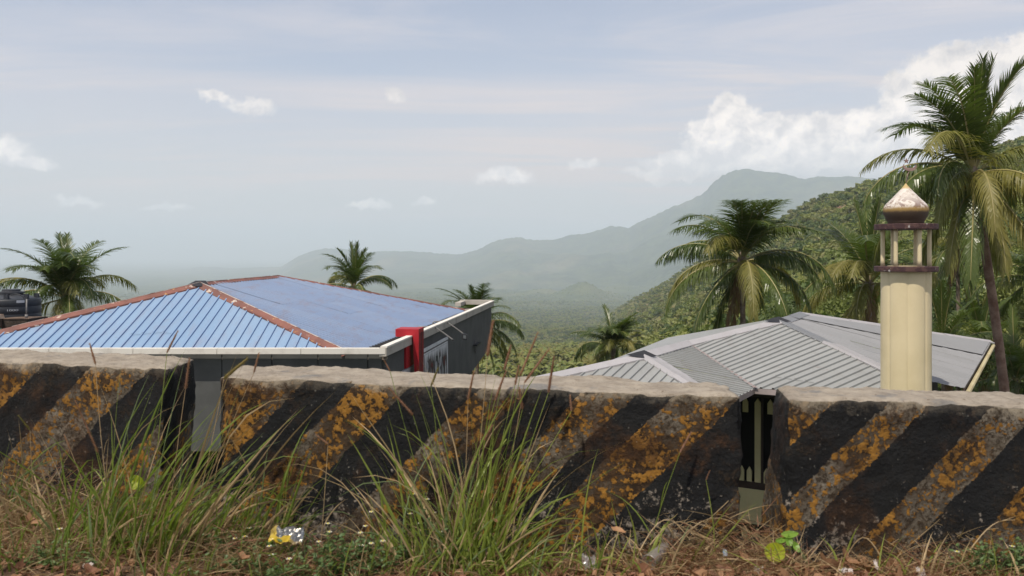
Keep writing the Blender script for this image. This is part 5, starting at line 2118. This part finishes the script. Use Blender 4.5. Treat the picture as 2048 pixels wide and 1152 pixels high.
def blade(mb, base, az, el, L, wd, droop, rng, mi=0, segs=7, tipw=0.0, twist=None):
    """a grass blade: starts at elevation el (deg) towards azimuth az, bends over by droop (deg)"""
    p = Vector(base)
    vs = []
    ph = rng.uniform(0, 3.14) if twist is None else twist
    for j in range(segs + 1):
        f = j / segs
        e = R(el - droop * f ** 1.6)
        d = Vector((math.cos(az) * math.cos(e), math.sin(az) * math.cos(e), math.sin(e)))
        s = d.cross(Vector((math.cos(ph), math.sin(ph), 0.3)))
        s = s.normalized()
        nrm = s.cross(d)
        k = wd * (0.55 + 0.45 * min(1, f * 4)) * max(tipw, (1 - f ** 2.2))
        if j == segs:
            vs += [p, p, p]
        else:
            vs += [p + s * k / 2, p - nrm * k * 0.18, p - s * k / 2]
        p = p + d * (L / segs)
    fs = []
    for j in range(segs):
        b = 3 * j
        if j < segs - 1:
            fs += [(b, b + 1, b + 4, b + 3), (b + 1, b + 2, b + 5, b + 4)]
        else:
            fs += [(b, b + 1, b + 4), (b + 1, b + 2, b + 4)]
    mb.add(vs, fs, mi)


def stalk_pts(base, top, bow, rng, n=8):
    b = Vector(base); t = Vector(top)
    side = Vector((rng.uniform(-1, 1), rng.uniform(-.3, .3), 0)) * bow
    return [b.lerp(t, i / n) + side * math.sin(math.pi * i / n) for i in range(n + 1)]


def seed_head(parent, a, b, rad, mat, rng):
    """bristly foxtail spike from a to b"""
    mb = MB()
    d = (b - a)
    L = d.length
    t = d / L
    u = t.cross(Vector((0, 1, 0.2))).normalized()
    v = t.cross(u)
    mb.tube([a + d * f for f in (0, .15, .5, .85, 1)], [rad * .35, rad * .55, rad * .5, rad * .35, rad * .1], 6)
    for i in range(int(260 * L / 0.15)):
        f = rng.random()
        ang = rng.uniform(0, 6.28)
        o_ = u * math.cos(ang) + v * math.sin(ang)
        p = a + d * f + o_ * rad * 0.35
        l = rad * rng.uniform(0.9, 2.1) * (1 - 0.5 * f)
        q = p + (o_ * 0.8 + t * 0.75).normalized() * l
        w_ = t.cross(o_) * 0.0011
        mb.add([p + w_, p - w_, q], [(0, 1, 2)])
    return mb.build('seed_head', mat, parent)


def clump(label, blades, stalks, seed, cat='grass clump', group='tall grass clumps in front of the parapet'):
    """blades: list of (px, Y, spread_px, n, Lmin, Lmax, lean_deg, matIndex); stalks: (px0,Y0,pxTop,pyTop,Ytop,len,rad,mat)"""
    rng = random.Random(seed)
    b0 = G(blades[0][0], blades[0][1])
    root = empty('grass_clump', b0, label, cat, group)
    mbs = MB()
    for (px, Y, sp, n, l0, l1, lean, ratio) in blades:
        for i in range(int(n * 0.50)):
            yy = Y + rng.gauss(0, 0.045)
            pxx = px + rng.gauss(0, sp)
            g = G(pxx, yy)
            toward = math.pi / 2 + rng.uniform(-2.6, 2.6)
            le = rng.gauss(lean, 13)
            az = 0.0 if le > 0 else math.pi
            az += rng.uniform(-0.9, 0.9)
            el = 90 - min(abs(le), 75)
            L = l0 + (l1 * 1.28 - l0) * rng.random() ** 1.5
            r_ = rng.random()
            mi = 0 if r_ < 0.74 else (1 if r_ < 0.74 + 0.14 else 2)
            if rng.random() > ratio:
                mi = 2
            blade(mbs, g - Vector((0, 0, 0.02)), az, el, L, rng.uniform(0.0065, 0.0165) * (0.8 if L < .3 else 1), rng.uniform(0, 40) if rng.random() < .75 else rng.uniform(50, 120), rng, mi)
    ob = mbs.build('blades', [M['grass_green'], M['grass_pale'], M['straw']], root)
    ob['kind'] = 'stuff'
    for (px0, Y0, px1, py1, Y1, px2, py2, rad, mt) in stalks:
        base = G(px0, Y0)
        a = P(px1, py1, Y1)
        b = P(px2, py2, Y1 + rng.uniform(-0.02, 0.02))
        mb = MB()
        pts = stalk_pts(base, a, rng.uniform(-0.03, 0.03), rng)
        mb.tube(pts, [0.0022 - 0.0009 * i / 8 for i in range(9)], 5)
        for q in (2, 4):
            blade(mb, pts[q], rng.uniform(0, 6.28), 60, rng.uniform(0.12, 0.3), 0.006, 60, rng)
        mb.build('stalk', M['grass_green' if rng.random() < .55 else 'straw'], root)
        seed_head(root, a, b, rad, M[mt], rng)
    return root


clump('tall green grass clump with thin foxtail heads before the dark-ended block beside the wider gap',
      [(215, 3.86, 34, 115, .30, .75, 6, .85), (150, 3.95, 45, 45, .20, .55, -14, .8), (270, 3.85, 36, 110, .30, .80, 20, .85), (345, 3.86, 40, 105, .25, .80, 28, .8), (400, 3.90, 34, 70, .20, .60, 34, .75),
       (90, 4.05, 40, 45, .15, .4, -20, .35), (300, 3.72, 90, 90, .10, .32, 10, .65), (455, 3.90, 30, 45, .12, .42, 30, .8)],
      [(232, 3.85, 191, 728, 3.92, 179, 686, .0075, 'seed'), (300, 3.86, 334, 705, 3.95, 356, 661, .0080, 'seed'), (330, 3.84, 371, 778, 3.9, 379, 716, .0085, 'seed'),
       (360, 3.84, 508, 745, 3.9, 518, 706, .0070, 'seed'), (370, 3.86, 448, 757, 3.9, 496, 716, .0135, 'seed_green'), (250, 3.9, 196, 905, 3.8, 150, 800, .0070, 'seed'),
       (80, 4.0, 60, 860, 4.0, 36, 830, .006, 'seed_green'), (220, 3.9, 141, 900, 3.95, 128, 868, .006, 'seed')], 5)
clump('tallest grass clump in the middle, topped with pinkish brown seed spikes above the parapet',
      [(905, 3.74, 26, 90, .30, .70, -2, .8), (945, 3.74, 30, 135, .30, .82, 8, .85), (985, 3.72, 26, 75, .25, .70, 26, .85), (860, 3.78, 34, 80, .2, .62, -12, .75),
       (930, 3.70, 70, 110, .08, .28, 0, .75), (1010, 3.66, 40, 50, .12, .40, 42, .9), (800, 3.76, 30, 30, .15, .45, -18, .8)],
      [(935, 3.76, 975, 712, 3.85, 986, 640, .0125, 'seed'), (950, 3.75, 1008, 740, 3.85, 1022, 690, .0095, 'seed'), (970, 3.75, 1040, 752, 3.82, 1076, 664, .0085, 'seed'), (985, 3.75, 1049, 765, 3.82, 1099, 697, .0085, 'seed'),
       (975, 3.76, 1097, 785, 3.82, 1108, 712, .0095, 'seed'), (960, 3.76, 1030, 770, 3.9, 1038, 730, .008, 'seed'), (900, 3.76, 862, 772, 3.85, 877, 734, .0080, 'seed_green'), (915, 3.76, 936, 800, 3.85, 948, 742, .0085, 'seed'),
       (930, 3.76, 990, 800, 3.8, 1012, 742, .0085, 'seed'), (900, 3.76, 826, 830, 3.8, 778, 776, .0085, 'seed'), (940, 3.74, 1143, 822, 3.8, 1140, 790, .008, 'seed'), (960, 3.74, 1045, 818, 3.8, 1038, 775, .010, 'seed'),
       (890, 3.8, 780, 742, 3.9, 768, 720, .005, 'seed'), (930, 3.74, 968, 880, 3.7, 985, 850, .010, 'seed')], 6)
clump('short upright grass tuft against the middle block beneath its second black stripe',
      [(545, 3.93, 16, 34, .2, .55, 10, .9), (525, 3.95, 14, 20, .2, .5, 16, .9), (570, 3.9, 20, 20, .1, .3, 30, .8), (480, 3.9, 30, 25, .12, .4, 22, .8)],
      [(560, 3.95, 578, 925, 3.95, 584, 905, .004, 'seed_green'), (640, 3.9, 656, 888, 3.85, 630, 868, .007, 'seed')], 7)
clump('thin grass sprigs at the foot of the middle block near the crushed plastic cup',
      [(1130, 3.72, 12, 18, .15, .45, 4, .7), (1290, 3.72, 14, 22, .15, .42, 22, .8), (1265, 3.74, 14, 12, .1, .3, -24, .8), (1395, 3.72, 14, 16, .12, .36, 30, .8), (1180, 3.66, 60, 40, .08, .24, 10, .85), (1330, 3.62, 14, 10, .1, .3, 20, .9)],
      [(1290, 3.74, 1360, 905, 3.75, 1383, 863, .0085, 'seed'), (1430, 3.72, 1412, 960, 3.75, 1420, 940, .004, 'seed')], 8)
clump('low creeping grass tuft with broad blades along the verge edge by the tallest clump',
      [(720, 3.63, 60, 60, .10, .30, 10, .9), (850, 3.62, 50, 60, .10, .32, 20, .9), (1060, 3.62, 40, 45, .1, .30, 0, .9), (1000, 3.60, 40, 40, .12, .3, -30, .95), (620, 3.62, 50, 45, .08, .22, 10, .8), (420, 3.63, 70, 70, .08, .24, 10, .85), (1180, 3.62, 60, 50, .08, .22, 10, .85)], [], 9)
clump('sparse grass blades rising before the painted block under the minaret',
      [(1700, 3.64, 50, 14, .08, .20, 10, .8), (1750, 3.63, 10, 8, .1, .24, 30, .95), (1830, 3.63, 30, 14, .08, .2, 10, .7), (1630, 3.63, 10, 10, .14, .30, -38, .95), (1560, 3.62, 8, 8, .15, .28, -42, .95), (1930, 3.64, 40, 18, .08, .22, 10, .7), (2010, 3.66, 30, 20, .1, .24, 0, .7), (1480, 3.62, 30, 10, .08, .2, -20, .8)], [], 10)
clump('low mixed grass at the foot of the leftmost block among reddish straw'.replace('leftmost block', 'block farthest along the road'),
      [(30, 4.2, 30, 50, .12, .45, 8, .5), (120, 4.15, 30, 40, .1, .34, 0, .5), (60, 3.9, 50, 30, .08, .25, 0, .5), (-60, 4.2, 60, 60, .15, .5, 0, .5), (95, 3.75, 12, 16, .2, .4, 30, .95), (60, 3.64, 80, 60, .08, .26, 5, .8), (230, 3.62, 70, 60, .08, .26, -5, .85), (30, 3.66, 14, 8, .2, .42, -15, .95)], [], 11)

# tangled dry stems (nobody could count them)
rng = random.Random(71)
mb = MB()


def heap(px):
    """how thick the straw lies along the verge"""
    return 0.35 + 1.3 * math.exp(-((px - 60) / 190) ** 2) + 0.8 * math.exp(-((px - 420) / 160) ** 2) + 1.1 * math.exp(-((px - 1440) / 130) ** 2) + 0.5 * math.exp(-((px - 1900) / 160) ** 2) + 0.45 * math.exp(-((px - 700) / 160) ** 2)


for i in range(15000):
    px = rng.uniform(-120, 2170)
    hgt = heap(px)
    if rng.random() > hgt / 1.5:
        continue
    ymax = 4.45 if px < 420 else 3.86
    Y = 3.52 + (ymax - 3.52) * rng.random() ** 0.8
    g = G(px, Y)
    back = (Y - 3.5) / (ymax - 3.5)
    lift = rng.random() ** 1.5 * 0.14 * hgt * (0.25 + back)
    blade(mb, g + Vector((0, 0, lift)), rng.uniform(0, 6.28), rng.uniform(-30, 42), rng.uniform(0.05, 0.26), rng.uniform(0.0015, 0.0048), rng.uniform(-30, 70), rng, 0 if rng.random() < 0.62 else 1, 5)
o = mb.build('dry_grass', [M['straw'], M['straw_red']])
tag(o, kind='stuff')

# crumbled leaf litter
mb = MB()


def leafshape(mb, c, size, az, tilt, curl, rng, mi=0, ragged=0.25, asp=0.6):
    n = 10
    u = Vector((math.cos(az), math.sin(az), 0))
    v = Vector((-math.sin(az), math.cos(az), 0))
    nr = Vector((0, 0, 1))
    tl = Vector((math.sin(tilt) * math.cos(az * 3), math.sin(tilt) * math.sin(az * 3), math.cos(tilt)))
    v = (v - tl * v.dot(tl)).normalized(); u = v.cross(tl)
    vs = [c]
    for i in range(n):
        a = 6.28 * i / n
        r_ = size * (1 + rng.uniform(-ragged, ragged))
        x_, y_ = r_ * math.cos(a), r_ * asp * math.sin(a)
        z_ = curl * (x_ * x_ + y_ * y_ * 2.5) / size + rng.uniform(-.06, .06) * size
        vs.append(c + u * x_ + v * y_ + tl * z_)
    mb.add(vs, [(0, 1 + i, 1 + (i + 1) % n) for i in range(n)], mi)


for i in range(2000):
    px = rng.uniform(-120, 2170)
    ymax = 4.40 if px < 420 else 3.84
    Y = 3.50 + (ymax - 3.50) * rng.random() ** 1.3
    g = G(px, Y)
    leafshape(mb, g + Vector((0, 0, rng.uniform(0.002, 0.02))), rng.uniform(0.008, 0.034), rng.uniform(0, 6.28), rng.uniform(0, 1.0), rng.uniform(-.5, .9), rng, 0 if rng.random() < .7 else 1, 0.4)
tag(mb.build('leaf_litter', [M['dead_leaf'], M['straw_red']]), kind='stuff')

# larger dead leaves lying on the verge
for px, py, Y, s, lab_ in ((62, 1048, 3.95, .050, 'large grey-brown dead leaf on the straw heap beside the dark-ended block'), (1208, 1106, 3.70, .034, 'pale tan upright dead leaf beside the crumpled clear wrapper'),
                           (1235, 1062, 3.76, .040, 'folded dull brown dead leaf standing against the middle block'), (1480, 1120, 3.62, .034, 'star-shaped orange-brown dead leaf under the narrow gap'),
                           (1655, 1135, 3.60, .060, 'wide curled tan dead leaf before the sharply painted block end'), (1855, 1112, 3.68, .036, 'rusty brown folded leaf at the foot of the minaret-side block'),
                           (1690, 1122, 3.66, .040, 'curled pinkish dead leaf touching the base of the painted block'), (985, 1040, 3.66, .022, 'slim tan dead leaf caught low in the tallest grass clump'),
                           (482, 1120, 3.62, .030, 'crumpled reddish dead leaf below the foil wrapper'), (30, 1110, 3.64, .034, 'dark curled dead leaf in the corner of the verge')):
    mb = MB()
    c = P(px, py, Y)
    c.z = max(c.z, vz(c.x, c.y) + 0.012)
    leafshape(mb, c, s, rng.uniform(-.4, .4), rng.uniform(.3, 1.1), rng.uniform(.3, .9), rng, 0, 0.30, 0.55)
    tag(mb.build('dead_leaf', M['dead_leaf']), lab_, 'leaf', 'larger dead leaves on the verge')

# leafy little herbs with button flowers


def herb(label, spots, seed, lf=0.013, flowers=8, nst=38, hgt=0.17):
    rng = random.Random(seed)
    root = empty('flowering_weed', G(spots[0][0], spots[0][1]), label, 'weed', 'low leafy weeds on the verge')
    st, lv = MB(), MB()
    tops = []
    for px, Y, sp, n in spots:
        for i in range(n):
            b = G(px + rng.gauss(0, sp), Y + rng.gauss(0, .03))
            t = b + Vector((rng.gauss(0, .05), rng.gauss(-0.01, .03), rng.uniform(.35, 1.1) * hgt))
            pts = stalk_pts(b, t, rng.uniform(0, .02), rng, 5)
            st.tube(pts, 0.0013, 4)
            tops.append(t)
            for k in range(9):
                p = pts[1 + k % 5] + Vector((rng.gauss(0, .006), rng.gauss(0, .006), rng.gauss(0, .008)))
                a = rng.uniform(0, 6.28)
                leafshape(lv, p + Vector((math.cos(a), math.sin(a), 0)) * lf * 0.9, lf * rng.uniform(.7, 1.25), a, rng.uniform(0, .8), rng.uniform(-.3, .4), rng, 0, 0.06, 0.55)
    st.build('stems', M['herb'], root)['kind'] = 'stuff'
    lv.build('leaves', M['herb'], root)['kind'] = 'stuff'
    rng.shuffle(tops)
    for i in range(flowers):
        t = tops[i] + Vector((rng.gauss(0, .01), -0.01, 0.045 + rng.random() * 0.05))
        mb = MB()
        mb.tube([tops[i], t], 0.0010, 4, 0)
        mb.lathe((t.x, t.y), [(0.002, t.z - .002), (0.0048, t.z), (0.003, t.z + .004)], 7, 1)
        for k in range(5):
            a = 6.28 * k / 5
            q = Vector((math.cos(a), math.sin(a), 0.1))
            w_ = Vector((-math.sin(a), math.cos(a), 0)) * 0.0035
            mb.add([t + q * .004 + w_ * .6, t + q * .012 + w_, t + q * .012 - w_, t + q * .004 - w_ * .6], [(0, 1, 2, 3)], 2)
        mb.build('flower', [M['herb'], M['petal_yellow'], M['petal_white']], root)
    return root


herb('bushy small-leaved weed with tiny yellow flowers growing beside the foil wrapper', [(700, 3.72, 42, 42), (640, 3.74, 26, 20), (745, 3.66, 30, 24), (680, 3.63, 30, 18)], 3, flowers=10)
herb('small-leaved weed sprawling behind the short upright tuft near the wider gap', [(470, 3.82, 28, 22), (510, 3.84, 26, 14)], 4, flowers=4, hgt=.13)
herb('bright leafy weed at the picture edge before the block under the minaret', [(1985, 3.70, 34, 30), (2030, 3.68, 24, 18), (1950, 3.70, 20, 12)], 5, flowers=2, lf=0.012, hgt=.16)
herb('patch of small-leaved weed at the near verge edge between the two tall clumps', [(560, 3.63, 40, 22), (480, 3.64, 40, 20), (620, 3.66, 30, 16)], 14, flowers=3, hgt=.10)
herb('small-leaved weed at the foot of the dark-ended block among reddish straw', [(70, 3.70, 40, 16), (140, 3.66, 30, 12)], 15, flowers=1, hgt=.10)
herb('thin weed with yellow button flowers woven through the tallest grass clump', [(850, 3.76, 30, 14), (905, 3.76, 30, 10)], 6, flowers=7, lf=0.012, hgt=.26)

# round-leaved seedling
c0 = P(1556, 1098, 3.66)
sg = empty('round_leaved_seedling', G(1566, 3.68), 'seedling with one round yellow-green leaf and smaller fresh leaves before the narrow gap', 'seedling')
mb = MB()
for px, py in ((1556, 1098), (1578, 1068), (1563, 1080), (1592, 1085)):
    mb.tube(stalk_pts(G(1566, 3.69), P(px, py, 3.675), .01, rng, 5), 0.0014, 5)
mb.build('stem', M['fresh_leaf'], sg)


def facing_leaf(px, py, Y, rx, ry, rotd, mat, name='leaf', parent=None, point=0.0, lean=0.25):
    c = P(px, py, Y)
    s = Y / F
    n = 22
    u = Vector((1, 0, 0)); v = Vector((0, lean, 1)).normalized()
    cs, sn_ = math.cos(R(rotd)), math.sin(R(rotd))
    vs = [c + Vector((0, 0.006, 0))]
    for i in range(n):
        a = 6.28318 * i / n
        k = 1 + point * max(0, math.cos(a)) ** 6
        x_, y_ = rx * s * math.cos(a) * k, ry * s * math.sin(a)
        x2, y2 = x_ * cs - y_ * sn_, x_ * sn_ + y_ * cs
        vs.append(c + u * x2 + v * y2 + Vector((0, -0.006 * abs(math.sin(a)) + 0.003 * rng.random(), 0)))
    m3 = MB()
    m3.add(vs, [(0, 1 + i, 1 + (i + 1) % n) for i in range(n)])
    return m3.build(name, mat, parent)


facing_leaf(1550, 1104, 3.66, 21, 19, 0, M['round_leaf'], 'leaf', sg, lean=0.35)['label'] = 'round yellow-green leaf'
facing_leaf(1578, 1068, 3.69, 16, 8, 5, M['fresh_leaf'], 'leaf', sg, 0.25, 1.2)
facing_leaf(1561, 1080, 3.68, 11, 6, 15, M['fresh_leaf'], 'leaf', sg, 0.25, 1.2)
facing_leaf(1578, 1082, 3.67, 7, 10, -10, M['fresh_leaf'], 'leaf', sg, 0.2, .6)
facing_leaf(1592, 1093, 3.66, 6, 11, 20, M['fresh_leaf'], 'leaf', sg, 0.2, .6)
bl = facing_leaf(271, 964, 3.97, 16, 14, -20, M['round_leaf'], 'broad_leaf', None, 0.2, .3)
tag(bl, 'glowing yellow-green broad leaf behind the grass by the wider gap', 'leaf')


# litter
def crumple(name, c, sx, sy, mats, seed, label, cat, amp=0.25, tilt=0.6, ny=9, nx=13, split=None, rotz=0.0):
    rg_ = random.Random(seed)
    mb = MB()
    vs = []
    for j in range(ny + 1):
        for i in range(nx + 1):
            a, b = i / nx - .5, j / ny - .5
            nz_ = mnoise.fractal(Vector((a * 3 + seed, b * 3, seed * 1.7)), 0.7, 2.2, 4)
            x_, y_ = a * sx, b * sy * math.cos(tilt)
            z_ = b * sy * math.sin(tilt) + amp * sy * nz_
            vs.append((c.x + x_ * math.cos(rotz) - y_ * math.sin(rotz) + 0.12 * sx * mnoise.noise(Vector((b * 4, seed, 0))), c.y + x_ * math.sin(rotz) + y_ * math.cos(rotz), c.z + z_))
    fs = []
    mi_ = []
    for j in range(ny):
        for i in range(nx):
            q = j * (nx + 1) + i
            mb.add([], [], 0)
            mb.f.append((q, q + 1, q + nx + 2, q + nx + 1)); mb.m.append(1 if split and split(i / nx, j / ny) else 0)
    mb.v = vs
    return tag(mb.build(name, mats), label, cat)


g = P(574, 1072, 3.73)
crumple('snack_wrapper', g + Vector((0, 0, .005)), 0.15, 0.075, [M['foil_silver'], M['foil_yellow']], 4, 'torn snack wrapper, silver inside with yellow edges, lying under the small-leaved weed', 'wrapper', 0.32, 0.75,
        split=lambda a, b: b < 0.22 or (a < 0.12) or (a < 0.55 and b < 0.4), rotz=-0.15)
g = P(1178, 1125, 3.66)
crumple('plastic_scrap', g, 0.06, 0.06, [M['clear_plastic']], 6, 'crumpled clear wrapper scrap beside the pale tan dead leaf', 'wrapper', 0.4, 0.9)
g = P(1450, 1105, 3.70)
crumple('blue_wrapper', g, 0.018, 0.032, [M['wrapper_blue']], 8, 'tiny blue and white wrapper scrap stuck in straw under the narrow gap', 'wrapper', 0.3, 1.4)
for i, (px, py, w_, h_, lb) in enumerate(((1692, 1143, .06, .025, 'crumpled white paper scrap at the very edge of the verge'), (1752, 1130, .014, .04, 'slim upright white paper strip before the painted block'),
                                          (1842, 1146, .035, .04, 'greyish torn paper beside the rusty brown leaf'), (1521, 1146, .05, .04, 'dull grey crumpled paper just below the narrow gap'), (176, 1130, .04, .02, 'small pale scrap showing under the tall grass clump beside the wider gap'))):
    g = P(px, py, 3.62)
    g.z = max(g.z, vz(g.x, g.y) + .01)
    crumple('paper_scrap', g, w_, h_, [M['paper_scrap']], 20 + i, lb, 'paper scrap', 0.3, 0.8)
# crushed clear cup lying on its side
cup = empty('plastic_cup', P(1312, 1118, 3.66), 'crushed clear plastic cup lying in the dry grass against the middle block', 'cup')
mb = MB()
a_, b_ = P(1296, 1126, 3.62), P(1330, 1094, 3.74)
ax = (b_ - a_)
n = 18
u = Vector((0.75, 0.1, 0.6)).normalized(); v = ax.normalized().cross(u); u = v.cross(ax.normalized())
rings = []
for j, (f, r_) in enumerate(((0, .050), (0.04, .048), (0.3, .045), (0.6, .041), (0.95, .036), (1.0, .030))):
    c = a_ + ax * f
    rings.append([c + (u * math.cos(6.283 * k / n) * 1.15 + v * math.sin(6.283 * k / n) * 0.85) * r_ * (1 + 0.10 * mnoise.noise(Vector((k * 1.1, f * 3, 2)))) for k in range(n)])
vs = [p for r_ in rings for p in r_]
fs = []
for j in range(len(rings) - 1):
    for k in range(n):
        fs.append((j * n + k, j * n + (k + 1) % n, (j + 1) * n + (k + 1) % n, (j + 1) * n + k))
fs.append(tuple((len(rings) - 1) * n + k for k in range(n)))
mb.add(vs, fs)
mb.build('cup_wall', M['clear_plastic'], cup, True)
mb = MB()
mb.tube([rings[0][k] for k in range(n)] + [rings[0][0]], 0.0022, 5, caps=False)
mb.build('rim', M['clear_plastic'], cup, True)

# dry twigs arching near the narrow gap
tw = random.Random(9)
for i, (x0, y0_, x1, y1, hh_) in enumerate(((1300, 1090, 1395, 1060, 30), (1340, 1100, 1500, 1066, 46), (1275, 1110, 1380, 1080, 55), (1760, 1110, 1690, 1120, 40), (1940, 1100, 2030, 1040, 20), (1375, 1110, 1470, 1112, 6))):
    mb = MB()
    pts = []
    for j in range(9):
        f = j / 8
        pts.append(P(x0 + (x1 - x0) * f, y0_ + (y1 - y0_) * f - hh_ * math.sin(math.pi * f), 3.70 + .05 * math.sin(f * 3)))
    mb.tube(pts, [0.0030 - 0.0018 * j / 8 for j in range(9)], 5)
    for j in (3, 5, 6):
        q = pts[j]
        mb.tube([q, q + Vector((tw.uniform(-.03, .05), tw.uniform(-.02, .02), tw.uniform(-.01, .045)))], [0.0016, 0.0006], 4)
    lb = ('dry forked twig arching over the straw beside the crushed cup', 'long pale twig arching from the cup towards the narrow gap', 'high arching thin twig against the middle block', 'thin bent twig before the painted block end', 'twig slanting up through the bright leafy weed', 'straight pale straw stem lying under the tiny blue scrap')[i]
    tag(mb.build('dry_twig', M['straw']), lb, 'twig', 'dry twigs on the verge')
